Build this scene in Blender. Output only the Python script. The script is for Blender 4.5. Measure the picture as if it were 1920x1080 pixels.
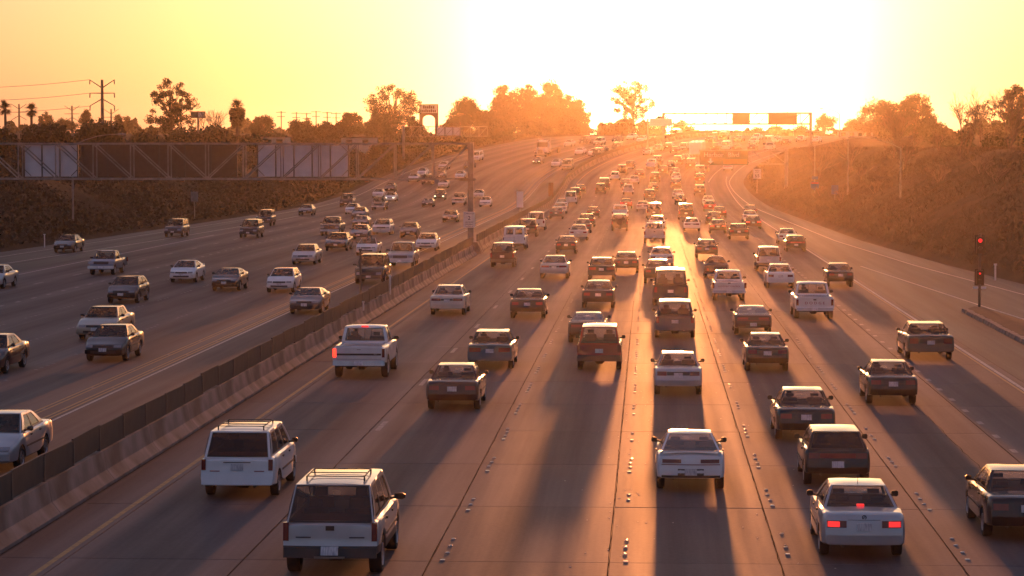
import bpy, bmesh, math, random
from mathutils import Vector, Matrix
R = math.radians
random.seed(7)
for o in list(bpy.data.objects): bpy.data.objects.remove(o)
SC = bpy.context.scene
COL = SC.collection
# ------------------------------------------------------------------ camera
CAM_H = 8.5
cam_d = bpy.data.cameras.new('camera'); cam = bpy.data.objects.new('camera', cam_d); COL.objects.link(cam)
cam_d.sensor_width = 36.0; cam_d.lens = 90.0; cam_d.clip_start = 0.5; cam_d.clip_end = 9000
cam.location = (0, 0, CAM_H)
cam.rotation_euler = (R(90 - 3.148), 0, R(3.041))
SC.camera = cam
# ------------------------------------------------------------------ sky
SUN_EL, SUN_AZ = R(2.1), R(0.45)          # azimuth clockwise from +Y (the road's direction)
SKY_FILL = (0.80, 0.66, 0.92)
AUR1, AURC1, AUR2, AURC2 = 130.0, (7.0, 5.0, 2.8), 900.0, (60.0, 44.0, 22.0)
W = bpy.data.worlds.new('World'); SC.world = W; W.use_nodes = True
nt = W.node_tree; nt.nodes.clear()
sky = nt.nodes.new('ShaderNodeTexSky'); sky.sky_type = 'NISHITA'; sky.sun_disc = False
sky.sun_elevation = SUN_EL; sky.sun_rotation = SUN_AZ
sky.altitude = 50; sky.altitude = 50; sky.air_density = 1.05; sky.dust_density = 2.4; sky.ozone_density = 3.0
bg = nt.nodes.new('ShaderNodeBackground'); bg.inputs[1].default_value = 0.13
wo = nt.nodes.new('ShaderNodeOutputWorld')
# forward-scattered glow that thin cloudless haze puts round a low sun
tcw = nt.nodes.new('ShaderNodeTexCoord'); dt = nt.nodes.new('ShaderNodeVectorMath'); dt.operation = 'DOT_PRODUCT'
dt.inputs[1].default_value = (math.sin(SUN_AZ)*math.cos(SUN_EL), math.cos(SUN_AZ)*math.cos(SUN_EL), math.sin(SUN_EL))
nt.links.new(tcw.outputs['Generated'], dt.inputs[0])
# even fill of light scattered many times in the evening air, which the sky node leaves out
fill = nt.nodes.new('ShaderNodeVectorMath'); fill.operation = 'ADD'; fill.inputs[1].default_value = SKY_FILL; nt.links.new(sky.outputs[0], fill.inputs[0])
last = fill.outputs[0]
for power, col in ((AUR1, AURC1), (AUR2, AURC2)):
    mxm = nt.nodes.new('ShaderNodeMath'); mxm.operation = 'MAXIMUM'; mxm.inputs[1].default_value = 0.0; nt.links.new(dt.outputs['Value'], mxm.inputs[0])
    pw = nt.nodes.new('ShaderNodeMath'); pw.operation = 'POWER'; pw.inputs[1].default_value = power; nt.links.new(mxm.outputs[0], pw.inputs[0])
    vm = nt.nodes.new('ShaderNodeVectorMath'); vm.operation = 'SCALE'; vm.inputs[0].default_value = col; nt.links.new(pw.outputs[0], vm.inputs['Scale'])
    ad = nt.nodes.new('ShaderNodeVectorMath'); ad.operation = 'ADD'; nt.links.new(last, ad.inputs[0]); nt.links.new(vm.outputs[0], ad.inputs[1]); last = ad.outputs[0]
nt.links.new(last, bg.inputs[0]); nt.links.new(bg.outputs[0], wo.inputs[0])
# ------------------------------------------------------------------ sun
sd = bpy.data.lights.new('sun', 'SUN'); so = bpy.data.objects.new('sun', sd); COL.objects.link(so)
sd.energy = 3.6; sd.angle = R(0.9); sd.color = (1.0, 0.31, 0.085)
SDIR = Vector((math.sin(SUN_AZ)*math.cos(SUN_EL), math.cos(SUN_AZ)*math.cos(SUN_EL), math.sin(SUN_EL)))
so.rotation_euler = (-SDIR).to_track_quat('-Z', 'Y').to_euler(); so.location = (0, 300, 300)
# ------------------------------------------------------------------ exposure / renderer
vs = SC.view_settings; vs.view_transform = 'Standard'; vs.look = 'None'; vs.gamma = 1.0; vs.use_curve_mapping = False
vs.exposure = 0.42
SC.render.engine = 'CYCLES'
cy = SC.cycles
cy.use_denoising = True; cy.max_bounces = 6; cy.diffuse_bounces = 2; cy.glossy_bounces = 3
cy.transparent_max_bounces = 12; cy.transmission_bounces = 2; cy.volume_bounces = 0
cy.caustics_reflective = False; cy.caustics_refractive = False
cy.sample_clamp_indirect = 4.0
# ------------------------------------------------------------------ road geometry functions
def road_z(y):
    if y < 340: return 0.0
    if y < 460: return 0.06*(y-340)**2/240.0
    z = 3.6
    if y < 565: return z + 0.06*(y-460)
    z += 0.06*105
    if y < 605: t = y-565; return z + 0.06*t - 0.06*t*t/80.0
    return z + 1.2
def shift(y): return 0.0 if y < 428 else (y-428)**2/1000.0 if y < 700 else 73.98 + (y-700)*0.544
def heading(y): return 0.0 if y < 428 else math.atan((y-428)/500.0 if y < 700 else 0.544)
def interp(pts, y):
    if y <= pts[0][0]: return pts[0][1]
    for (a, va), (b, vb) in zip(pts, pts[1:]):
        if y <= b: return va + (vb-va)*(y-a)/(b-a)
    return pts[-1][1]
def P(u, y, z=0.0): return Vector((u + shift(y), y, road_z(y) + z))
EDGE_R = [(40, 30.0), (100, 25.5), (138, 22.5), (150, 21.6), (185, 19.2), (234, 17.0), (329, 15.4), (415, 13.8), (440, 13.7), (484, 15.0), (560, 20.0), (640, 24.0)]
EDGE_L = [(40, -60.0), (120, -55.0), (200, -51.5), (270, -49.5), (400, -47.0), (640, -46.0)]
def uR(y): return interp(EDGE_R, y) + 2.4
def uL(y): return interp(EDGE_L, y)
YS = [float(y) for y in list(range(30, 330, 12)) + list(range(330, 640, 7)) + [645, 670, 700, 760, 850, 1000, 1300, 1700, 2200]]
# ------------------------------------------------------------------ materials
MATS = {}
def new_mat(name):
    m = bpy.data.materials.new(name); m.use_nodes = True
    n = m.node_tree; b = n.nodes.get('Principled BSDF')
    MATS[name] = m
    return m, n, b
def N(n, t, **kw):
    x = n.nodes.new(t)
    for k, v in kw.items(): setattr(x, k, v)
    return x
def noise_mix(n, b, c1, c2, scale, detail=4, vec=None, lo=0.35, hi=0.65, target='Base Color'):
    t = N(n, 'ShaderNodeTexNoise'); t.inputs['Scale'].default_value = scale; t.inputs['Detail'].default_value = detail
    if vec is not None: n.links.new(vec, t.inputs['Vector'])
    r = N(n, 'ShaderNodeMapRange'); r.inputs[1].default_value = lo; r.inputs[2].default_value = hi
    n.links.new(t.outputs[0], r.inputs[0])
    mx = N(n, 'ShaderNodeMix', data_type='RGBA'); mx.inputs[6].default_value = (*c1, 1); mx.inputs[7].default_value = (*c2, 1)
    n.links.new(r.outputs[0], mx.inputs[0])
    if target: n.links.new(mx.outputs[2], b.inputs[target])
    return mx, t
def simple(name, c, rough=0.6, metal=0.0, c2=None, scale=3.0, coat=0.0, spec=0.5, obj=True):
    m, n, b = new_mat(name)
    b.inputs['Base Color'].default_value = (*c, 1); b.inputs['Roughness'].default_value = rough; b.inputs['Metallic'].default_value = metal
    b.inputs['Coat Weight'].default_value = coat; b.inputs['Coat Roughness'].default_value = 0.06
    b.inputs['Specular IOR Level'].default_value = spec
    tc = N(n, 'ShaderNodeTexCoord')
    noise_mix(n, b, c, c2 or tuple(x*0.8 for x in c), scale, vec=tc.outputs['Object'])
    return m
def road_mat(name, c1, c2, streak, rough, rnd=False, u0=-12.2, lane=3.72, spec=0.09, coat=0.02):
    m, n, b = new_mat(name); L = n.links.new
    g = N(n, 'ShaderNodeNewGeometry'); sp = N(n, 'ShaderNodeSeparateXYZ'); L(g.outputs['Position'], sp.inputs[0])
    def M(op, a, bb=None, clamp=False):
        x = N(n, 'ShaderNodeMath', operation=op, use_clamp=clamp)
        for i, v in enumerate((a, bb)):
            if v is None: continue
            if isinstance(v, (int, float)): x.inputs[i].default_value = v
            else: L(v, x.inputs[i])
        return x.outputs[0]
    dy = M('MAXIMUM', M('SUBTRACT', sp.outputs[1], 428.0), 0.0)
    u = M('SUBTRACT', sp.outputs[0], M('DIVIDE', M('MULTIPLY', dy, dy), 1000.0))
    cv = N(n, 'ShaderNodeCombineXYZ'); L(u, cv.inputs[0]); L(M('MULTIPLY', sp.outputs[1], 0.02), cv.inputs[1])
    # long streaks worn along the lanes
    ns = N(n, 'ShaderNodeTexNoise'); ns.inputs['Scale'].default_value = 1.1; ns.inputs['Detail'].default_value = 5; ns.inputs['Roughness'].default_value = 0.6
    L(cv.outputs[0], ns.inputs['Vector'])
    # oil strip along each lane centre
    ph = M('MULTIPLY', M('ADD', u, -u0), 2*math.pi/lane)
    cs = M('MULTIPLY', M('ADD', M('MULTIPLY', M('COSINE', ph), -0.5), 0.5), 1.0)
    wheel = M('MULTIPLY', M('POWER', M('ADD', M('MULTIPLY', M('COSINE', M('MULTIPLY', ph, 2.0)), -0.5), 0.5), 2.0), streak*0.45)
    oil = M('ADD', M('MULTIPLY', M('POWER', cs, 4.0), streak), wheel)
    nb = N(n, 'ShaderNodeTexNoise'); nb.inputs['Scale'].default_value = 0.16; nb.inputs['Detail'].default_value = 6; L(g.outputs['Position'], nb.inputs['Vector'])
    nf = N(n, 'ShaderNodeTexNoise'); nf.inputs['Scale'].default_value = 9.0; nf.inputs['Detail'].default_value = 5; L(g.outputs['Position'], nf.inputs['Vector'])
    f = M('ADD', M('MULTIPLY', M('SUBTRACT', ns.outputs[0], 0.18), 1.25), M('ADD', M('MULTIPLY', nb.outputs[0], 0.45), M('MULTIPLY', nf.outputs[0], 0.25)))
    f = M('ADD', M('SUBTRACT', f, 0.32), oil)
    if rnd:
        oi = N(n, 'ShaderNodeObjectInfo'); f = M('ADD', f, M('MULTIPLY', M('SUBTRACT', oi.outputs['Random'], 0.5), 0.22))
    mx = N(n, 'ShaderNodeMix', data_type='RGBA'); mx.inputs[6].default_value = (*c1, 1); mx.inputs[7].default_value = (*c2, 1); L(M('MULTIPLY', f, 0.9, True), mx.inputs[0])
    L(mx.outputs[2], b.inputs['Base Color'])
    L(M('ADD', M('ADD', M('MULTIPLY', nf.outputs[0], 0.16), M('MULTIPLY', ns.outputs[0], 0.45)), rough - 0.305, True), b.inputs['Roughness'])
    b.inputs['Coat Weight'].default_value = coat; b.inputs['Coat Roughness'].default_value = 0.30
    b.inputs['Specular IOR Level'].default_value = spec
    # transverse tining and grit
    wv = N(n, 'ShaderNodeTexNoise'); wv.inputs['Scale'].default_value = 3.0; wv.inputs['Detail'].default_value = 4
    cw = N(n, 'ShaderNodeCombineXYZ'); L(M('MULTIPLY', sp.outputs[0], 0.12), cw.inputs[0]); L(M('MULTIPLY', sp.outputs[1], 2.2), cw.inputs[1]); L(cw.outputs[0], wv.inputs['Vector'])
    bp = N(n, 'ShaderNodeBump'); bp.inputs['Strength'].default_value = 0.35; bp.inputs['Distance'].default_value = 0.01
    L(M('ADD', M('MULTIPLY', wv.outputs[0], 0.6), nf.outputs[0]), bp.inputs['Height']); L(bp.outputs[0], b.inputs['Normal'])
    return m
M_ROAD = road_mat('concrete_pavement', (0.205, 0.178, 0.176), (0.075, 0.065, 0.067), 0.42, 0.755)
M_SLAB = road_mat('concrete_slab', (0.205, 0.178, 0.176), (0.075, 0.065, 0.067), 0.42, 0.755, rnd=True)
M_ROADL = road_mat('worn_concrete_pavement', (0.185, 0.160, 0.160), (0.058, 0.051, 0.053), 0.50, 0.74, u0=-19.65)
M_RAMP = road_mat('asphalt', (0.085, 0.077, 0.073), (0.05, 0.046, 0.045), 0.1, 0.6)
simple('barrier_concrete', (0.25, 0.22, 0.21), 0.85, c2=(0.085, 0.075, 0.072), scale=0.9)
simple('tar_seal', (0.02, 0.018, 0.018), 0.95, spec=0.05)
simple('paint_worn', (0.34, 0.32, 0.30), 0.7, c2=(0.17, 0.155, 0.15), scale=5)
simple('screen_mesh', (0.045, 0.040, 0.038), 0.7, c2=(0.03, 0.027, 0.026), scale=2.0)
simple('paint_white', (0.52, 0.50, 0.47), 0.6, c2=(0.26, 0.24, 0.22), scale=4)
simple('sign_white', (0.75, 0.74, 0.72), 0.5)
simple('paint_yellow', (0.40, 0.24, 0.06), 0.6, c2=(0.22, 0.14, 0.055), scale=4)
simple('marker_white', (0.80, 0.78, 0.72), 0.14, c2=(0.6, 0.57, 0.5), scale=8)
simple('galvanised_steel', (0.26, 0.25, 0.25), 0.5, 0.3, c2=(0.17, 0.165, 0.165), scale=2)
simple('dark_steel', (0.10, 0.095, 0.09), 0.6, 0.3)
simple('aluminium_panel', (0.74, 0.74, 0.78), 0.5, 0.0, c2=(0.64, 0.64, 0.68), scale=1.2)
simple('weathered_panel', (0.11, 0.085, 0.07), 0.7, 0.1)
simple('wood_pole', (0.12, 0.09, 0.07), 0.9)
simple('bark', (0.16, 0.12, 0.09), 0.95, c2=(0.08, 0.06, 0.05), scale=1.0)
simple('soil', (0.045, 0.036, 0.03), 0.95, c2=(0.028, 0.023, 0.02), scale=0.8)
simple('sign_amber', (0.22, 0.12, 0.02), 0.6)
simple('sign_green', (0.012, 0.06, 0.035), 0.6)
simple('sign_blue', (0.03, 0.08, 0.28), 0.5)
simple('sign_brown', (0.20, 0.09, 0.05), 0.6)
simple('stucco', (0.55, 0.52, 0.48), 0.85)
simple('roof_dark', (0.16, 0.13, 0.12), 0.85)
def ground_mat():
    m, n, b = new_mat('ground_soil'); g = N(n, 'ShaderNodeNewGeometry')
    noise_mix(n, b, (0.062, 0.046, 0.032), (0.036, 0.030, 0.021), 0.25, 6, g.outputs['Position'])
    b.inputs['Roughness'].default_value = 1.0; b.inputs['Specular IOR Level'].default_value = 0.1
ground_mat()
def leaf_mat(name, c1, c2, scale=0.35, transl=0.35):
    m, n, b = new_mat(name); g = N(n, 'ShaderNodeNewGeometry')
    mx, _ = noise_mix(n, b, c1, c2, scale, 3, g.outputs['Position'])
    b.inputs['Roughness'].default_value = 0.6; b.inputs['Specular IOR Level'].default_value = 0.3
    tr = N(n, 'ShaderNodeBsdfTranslucent'); ms = N(n, 'ShaderNodeMixShader'); ms.inputs[0].default_value = transl
    n.links.new(mx.outputs[2], tr.inputs[0]); n.links.new(b.outputs[0], ms.inputs[1]); n.links.new(tr.outputs[0], ms.inputs[2])
    n.links.new(ms.outputs[0], n.nodes['Material Output'].inputs[0])
leaf_mat('leaf_olive', (0.055, 0.055, 0.026), (0.036, 0.038, 0.02), 0.35, 0.2)
leaf_mat('leaf_dark', (0.038, 0.040, 0.022), (0.026, 0.028, 0.017), 0.35, 0.15)
leaf_mat('leaf_ivy', (0.040, 0.036, 0.022), (0.060, 0.046, 0.028), 0.8, 0.12)
leaf_mat('leaf_scrub', (0.062, 0.042, 0.026), (0.040, 0.030, 0.02), 0.5, 0.22)
leaf_mat('leaf_dry', (0.12, 0.095, 0.05), (0.07, 0.055, 0.035), 0.8)
def emit_mat(name, c, s, base=(0.3, 0.01, 0.01)):
    m, n, b = new_mat(name); b.inputs['Base Color'].default_value = (*base, 1); b.inputs['Roughness'].default_value = 0.3
    b.inputs['Emission Color'].default_value = (*c, 1); b.inputs['Emission Strength'].default_value = s
# ------------------------------------------------------------------ mesh helpers
def mk(name, verts, faces, mats, parent=None, fmat=None, smooth=False, sharp=40, uvs=None):
    me = bpy.data.meshes.new(name); me.from_pydata([tuple(v) for v in verts], [], faces)
    for m in (mats if isinstance(mats, (list, tuple)) else [mats]): me.materials.append(MATS[m] if isinstance(m, str) else m)
    if fmat: me.polygons.foreach_set('material_index', fmat)
    if smooth:
        me.polygons.foreach_set('use_smooth', [True]*len(me.polygons)); me.set_sharp_from_angle(angle=R(sharp))
    me.update()
    return link(name, me, parent)
def link(name, me, parent=None, loc=None):
    o = bpy.data.objects.new(name, me); COL.objects.link(o)
    if parent is not None: o.parent = parent
    if loc is not None: o.location = loc
    return o
def tag(o, label=None, cat=None, group=None, kind=None):
    if label: o['label'] = label
    if cat: o['category'] = cat
    if group: o['group'] = group
    if kind: o['kind'] = kind
    return o
def empty(name, loc, rz=0.0):
    o = bpy.data.objects.new(name, None); COL.objects.link(o); o.location = loc; o.rotation_euler = (0, 0, rz); o.empty_display_size = 0.3
    return o
class MB:
    """collects faces"""
    def __init__(s): s.v = []; s.f = []; s.m = []
    def add(s, vs, fs, mi=0):
        b = len(s.v); s.v += [Vector(v) for v in vs]; s.f += [tuple(b+i for i in f) for f in fs]; s.m += [mi]*len(fs)
    def box(s, x0, x1, y0, y1, z0, z1, mi=0):
        s.add([(x0,y0,z0),(x1,y0,z0),(x1,y1,z0),(x0,y1,z0),(x0,y0,z1),(x1,y0,z1),(x1,y1,z1),(x0,y1,z1)],
              [(3,2,1,0),(4,5,6,7),(0,1,5,4),(1,2,6,5),(2,3,7,6),(3,0,4,7)], mi)
    def tube(s, pts, rad, n=6, mi=0, cap=True):
        pts = [Vector(p) for p in pts]; rad = rad if isinstance(rad, (list, tuple)) else [rad]*len(pts)
        rings = []; base = len(s.v)
        for i, p in enumerate(pts):
            d = (pts[min(i+1, len(pts)-1)] - pts[max(i-1, 0)]).normalized()
            a = d.cross(Vector((0, 0, 1)))
            if a.length < 1e-3: a = Vector((1, 0, 0))
            a.normalize(); b = d.cross(a)
            for k in range(n):
                t = 2*math.pi*k/n; s.v.append(p + (a*math.cos(t) + b*math.sin(t))*rad[i])
        for i in range(len(pts)-1):
            for k in range(n):
                s.f.append((base+i*n+k, base+i*n+(k+1) % n, base+(i+1)*n+(k+1) % n, base+(i+1)*n+k)); s.m.append(mi)
        if cap:
            s.f.append(tuple(base+k for k in reversed(range(n)))); s.f.append(tuple(base+(len(pts)-1)*n+k for k in range(n))); s.m += [mi, mi]
    def bar(s, a, b, w, mi=0):
        a = Vector(a); b = Vector(b); d = (b-a).normalized(); x = d.cross(Vector((0, 1, 0)))
        if x.length < 1e-3: x = d.cross(Vector((0, 0, 1)))
        x.normalize(); y = d.cross(x); h = w/2
        vs = [p + x*i*h + y*j*h for p in (a, b) for i, j in ((-1,-1),(1,-1),(1,1),(-1,1))]
        s.add(vs, [(3,2,1,0),(4,5,6,7),(0,1,5,4),(1,2,6,5),(2,3,7,6),(3,0,4,7)], mi)
    def grid(s, rows, mi=0, flip=False):
        b = len(s.v); nr, nc = len(rows), len(rows[0])
        for r in rows: s.v += [Vector(p) for p in r]
        for i in range(nr-1):
            for j in range(nc-1):
                q = (b+i*nc+j, b+i*nc+j+1, b+(i+1)*nc+j+1, b+(i+1)*nc+j)
                s.f.append(q[::-1] if flip else q); s.m.append(mi)
    def build(s, name, mats, parent=None, smooth=False, sharp=40):
        return mk(name, s.v, s.f, mats, parent, s.m, smooth, sharp)
    def mesh(s, name, mats, smooth=False, sharp=40):
        o = mk(name, s.v, s.f, mats, None, s.m, smooth, sharp); me = o.data; bpy.data.objects.remove(o); return me
# ------------------------------------------------------------------ ground and roads
def plat_l(y): return max(8.0, road_z(y) + 0.4)
def plat_r(y): return max(8.1, road_z(y) - 0.3)
def terrain_z(u, y):
    rz = road_z(y); a, b = uL(y) - 1.0, uR(y)
    if a <= u <= b: return rz - 0.12
    if u < a: return min(plat_l(y), rz - 0.05 + (a-u)*0.5) if plat_l(y) > rz else rz
    return min(plat_r(y), rz - 0.05 + (u-b)*0.52) if plat_r(y) > rz else max(plat_r(y), rz - 0.05 - (u-b)*0.5)
def build_ground():
    offs_l = [1000, 500, 250, 140, 90, 60, 45, 34, 26, 19.6, 18.4, 15, 12, 9, 6, 3, 1.0]
    offs_r = [0.0, 3, 6, 9, 12, 14.5, 15.4, 16.2, 19, 25, 34, 50, 80, 140, 250, 500, 1000]
    rows = []
    ys = [-40.0] + YS
    for y in ys:
        us = [uL(y) - 1.0 - o + 1.0 for o in offs_l] + [interp([(0, -33), (700, -33)], y), -13.9] + [uR(y) + o for o in offs_r]
        row = []
        for u in us:
            far = abs(u - (uL(y) if u < 0 else uR(y)))
            zz = terrain_z(u, y) + (0.25*math.sin(u*0.35 + y*0.11) + 0.2*math.sin(y*0.23 - u*0.2) if far > 4 and not uL(y)-1 <= u <= uR(y) else 0)
            row.append((u + shift(y), y, zz))
        rows.append(row)
    b = MB(); b.grid(rows)
    tag(b.build('ground', 'ground_soil', smooth=True, sharp=60), kind='structure')
build_ground()
def sheet(name, ulo, uhi, mat, z=0.0, y0=30, y1=700, kind='structure', parent=None, step=None):
    b = MB(); ys = [y for y in YS if y0 < y < y1]; ys = [y0] + ys + [y1]
    lo = ulo if callable(ulo) else (lambda y: ulo); hi = uhi if callable(uhi) else (lambda y: uhi)
    b.grid([[P(lo(y), y, z), P(hi(y), y, z)] for y in ys])
    o = b.build(name, mat, parent)
    if kind: o['kind'] = kind
    return o
SLAB_END = 44 + 8.1*12
road_r = sheet('road', -13.9, 13.6, M_ROAD, 0.0, SLAB_END, 900)
road_base = sheet('road', -13.9, 13.6, M_ROAD, -0.03, 30, SLAB_END)
ramp = sheet('ramp_road', 13.6, uR, M_RAMP, 0.0, 30, 900)
road_l = sheet('road', -43.0, -13.9, M_ROADL, 0.0, 30, 900)
exit_l = sheet('ramp_road', lambda y: uL(y) - 1.0, -43.0, M_RAMP, 0.0, 30, 900)
JU = [-13.4, -12.0, -8.32, -4.45, -0.78, 2.72, 6.38, 10.05, 13.6]
sm = {}
for j, (a, b_) in enumerate(zip(JU, JU[1:])):
    for i in range(12):
        w = b_ - a
        if j not in sm:
            m = MB(); g = 0.012; e = 0.01
            m.add([(g,g,-.03),(w-g,g,-.03),(w-g,8.1-g,-.03),(g,8.1-g,-.03),(g+e,g+e,0),(w-g-e,g+e,0),(w-g-e,8.1-g-e,0),(g+e,8.1-g-e,0)],
                  [(4,5,6,7),(0,1,5,4),(1,2,6,5),(2,3,7,6),(3,0,4,7)])
            sm[j] = m.mesh('concrete_slab', M_SLAB)
        link('concrete_slab', sm[j], road_base, (a, 44 + 8.1*i, random.uniform(-0.003, 0.002)))
# painted lines
def line(name, u, mat, y0, y1, w=0.12, parent=None, z=0.006):
    f = u if callable(u) else (lambda y: u)
    return sheet(name, lambda y: f(y)-w/2, lambda y: f(y)+w/2, mat, z, y0, y1, None, parent)
line('yellow_edge_line', -12.2, 'paint_yellow', 38, 650, 0.13, road_base)
line('white_edge_line', lambda y: 13.2, 'paint_white', 38, 455, 0.14, road_base)
line('yellow_edge_line', lambda y: 13.02, 'paint_yellow', 60, 165, 0.10, road_base)
line('white_edge_line', lambda y: interp(EDGE_R, y), 'paint_white', 38, 560, 0.14, ramp)
line('white_gore_line', lambda y: interp([(60, 27), (112, 19.6), (138, 17.9), (184, 15.2)], y), 'paint_white', 105, 184, 0.14, ramp)
line('white_gore_line', lambda y: interp([(440, 10.2), (482, 11.4), (540, 15.0)], y), 'paint_white', 440, 540, 0.14, road_r, 0.008)
for du in (-18.75, -18.95, -19.5, -19.7): line('yellow_buffer_line', du, 'paint_yellow', 40, 620, 0.09, road_l)
line('white_buffer_line', -18.5, 'paint_white', 40, 620, 0.11, road_l)
line('white_gore_line', lambda y: -42.0, 'paint_white', 130, 246, 0.15, road_l)
line('white_gore_line', lambda y: interp([(120, -55), (184, -47.0), (228, -44.9), (290, -43.2)], y), 'paint_white', 130, 330, 0.15, exit_l)
line('white_edge_line', lambda y: uL(y) + 1.4, 'paint_white', 130, 560, 0.12, exit_l)
# ------------------------------------------------------------------ vehicle materials
def paint(name, c, metal=0.0, rough=0.38):
    m, n, b = new_mat('paint_' + name)
    b.inputs['Metallic'].default_value = metal; b.inputs['Roughness'].default_value = rough
    b.inputs['Coat Weight'].default_value = 1.0; b.inputs['Coat IOR'].default_value = 1.5; b.inputs['Coat Roughness'].default_value = 0.07
    b.inputs['Specular IOR Level'].default_value = 0.15
    tc = N(n, 'ShaderNodeTexCoord')
    sp = N(n, 'ShaderNodeSeparateXYZ'); n.links.new(tc.outputs['Object'], sp.inputs[0])
    noise_mix(n, b, c, tuple(x*0.86 for x in c), 1.7, 5, tc.outputs['Object'])
    nr = N(n, 'ShaderNodeTexNoise'); nr.inputs['Scale'].default_value = 3.0; n.links.new(tc.outputs['Object'], nr.inputs['Vector'])
    mr = N(n, 'ShaderNodeMapRange'); mr.inputs[3].default_value = 0.02; mr.inputs[4].default_value = 0.09; n.links.new(nr.outputs[0], mr.inputs[0]); n.links.new(mr.outputs[0], b.inputs['Coat Roughness'])
for nm, c, me in [('white', (0.74, 0.74, 0.76), 0), ('cream', (0.62, 0.57, 0.50), 0), ('silver', (0.46, 0.46, 0.48), 0.45), ('grey', (0.085, 0.085, 0.092), 0.3),
                  ('black', (0.005, 0.005, 0.006), 0), ('charcoal', (0.008, 0.0075, 0.008), 0.0), ('navy', (0.015, 0.02, 0.05), 0.1), ('maroon', (0.04, 0.005, 0.006), 0.1),
                  ('red', (0.26, 0.016, 0.014), 0), ('green', (0.014, 0.028, 0.02), 0.1), ('brown', (0.045, 0.027, 0.02), 0.15), ('beige', (0.38, 0.33, 0.26), 0.3), ('blue', (0.12, 0.16, 0.24), 0.3)]:
    paint(nm, c, me)
simple('tyre_rubber', (0.022, 0.021, 0.021), 0.85)
simple('black_trim', (0.018, 0.018, 0.019), 0.5)
simple('grey_plastic', (0.045, 0.045, 0.047), 0.6)
simple('interior_dark', (0.035, 0.032, 0.032), 0.85)
simple('seat_cloth', (0.055, 0.05, 0.05), 0.95)
simple('chrome', (0.42, 0.41, 0.41), 0.28, 1.0)
simple('alloy', (0.42, 0.42, 0.44), 0.35, 0.8)
simple('tail_lens', (0.17, 0.012, 0.012), 0.2, coat=0.5)
simple('amber_lens', (0.45, 0.16, 0.02), 0.2)
simple('clear_lens', (0.34, 0.34, 0.37), 0.15, 0.4)
simple('decal_red', (0.30, 0.03, 0.03), 0.5)
simple('decal_dark', (0.05, 0.04, 0.05), 0.5)
emit_mat('brake_lit', (1.0, 0.03, 0.03), 0.9)
emit_mat('signal_red', (1.0, 0.03, 0.04), 1.4)
emit_mat('head_lit', (1.0, 0.85, 0.55), 3.0, (0.7, 0.7, 0.7))
emit_mat('indicator_lit', (1.0, 0.05, 0.025), 1.8)
def plate_mat():
    m, n, b = new_mat('plate_white'); tc = N(n, 'ShaderNodeTexCoord')
    mp = N(n, 'ShaderNodeMapping'); mp.inputs['Scale'].default_value = (60, 1, 7); n.links.new(tc.outputs['Object'], mp.inputs[0])
    noise_mix(n, b, (0.62, 0.62, 0.64), (0.30, 0.30, 0.36), 1.0, 1, mp.outputs[0], 0.42, 0.66); b.inputs['Roughness'].default_value = 0.4
plate_mat()
def glass_mat(name, tint, extra):
    m = bpy.data.materials.new(name); m.use_nodes = True; MATS[name] = m
    n = m.node_tree; n.nodes.clear(); out = N(n, 'ShaderNodeOutputMaterial')
    tr = N(n, 'ShaderNodeBsdfTransparent'); tr.inputs[0].default_value = (*tint, 1)
    gl = N(n, 'ShaderNodeBsdfGlossy'); gl.inputs['Roughness'].default_value = 0.04; gl.inputs[0].default_value = (0.95, 0.95, 0.95, 1)
    fr = N(n, 'ShaderNodeFresnel'); fr.inputs[0].default_value = 1.5
    ad = N(n, 'ShaderNodeMath', operation='MULTIPLY_ADD', use_clamp=True); ad.inputs[1].default_value = 1.0; ad.inputs[2].default_value = extra
    n.links.new(fr.outputs[0], ad.inputs[0])
    mx = N(n, 'ShaderNodeMixShader'); n.links.new(ad.outputs[0], mx.inputs[0]); n.links.new(tr.outputs[0], mx.inputs[1]); n.links.new(gl.outputs[0], mx.inputs[2]); n.links.new(mx.outputs[0], out.inputs[0])
def dusty_mat(name, tint, dust):
    glass_mat(name, tint, 0.0); n = MATS[name].node_tree; out = [x for x in n.nodes if x.type == 'OUTPUT_MATERIAL'][0]; prev = out.inputs[0].links[0].from_socket
    tc = N(n, 'ShaderNodeTexCoord'); no = N(n, 'ShaderNodeTexNoise'); no.inputs['Scale'].default_value = 2.5; no.inputs['Detail'].default_value = 5; n.links.new(tc.outputs['Object'], no.inputs['Vector'])
    mr = N(n, 'ShaderNodeMapRange'); mr.inputs[1].default_value = .3; mr.inputs[2].default_value = .7; mr.inputs[3].default_value = dust*.5; mr.inputs[4].default_value = dust*1.4; n.links.new(no.outputs[0], mr.inputs[0])
    tl = N(n, 'ShaderNodeBsdfTranslucent'); tl.inputs[0].default_value = (.9, .88, .84, 1); mx = N(n, 'ShaderNodeMixShader')
    n.links.new(mr.outputs[0], mx.inputs[0]); n.links.new(prev, mx.inputs[1]); n.links.new(tl.outputs[0], mx.inputs[2]); n.links.new(mx.outputs[0], out.inputs[0])
dusty_mat('glass_dusty', (0.84, 0.85, 0.80), 0.22)
glass_mat('glass_clear', (0.84, 0.85, 0.80), 0.0)
glass_mat('glass_tint', (0.36, 0.36, 0.33), 0.01)
glass_mat('glass_privacy', (0.05, 0.048, 0.045), 0.0)
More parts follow.
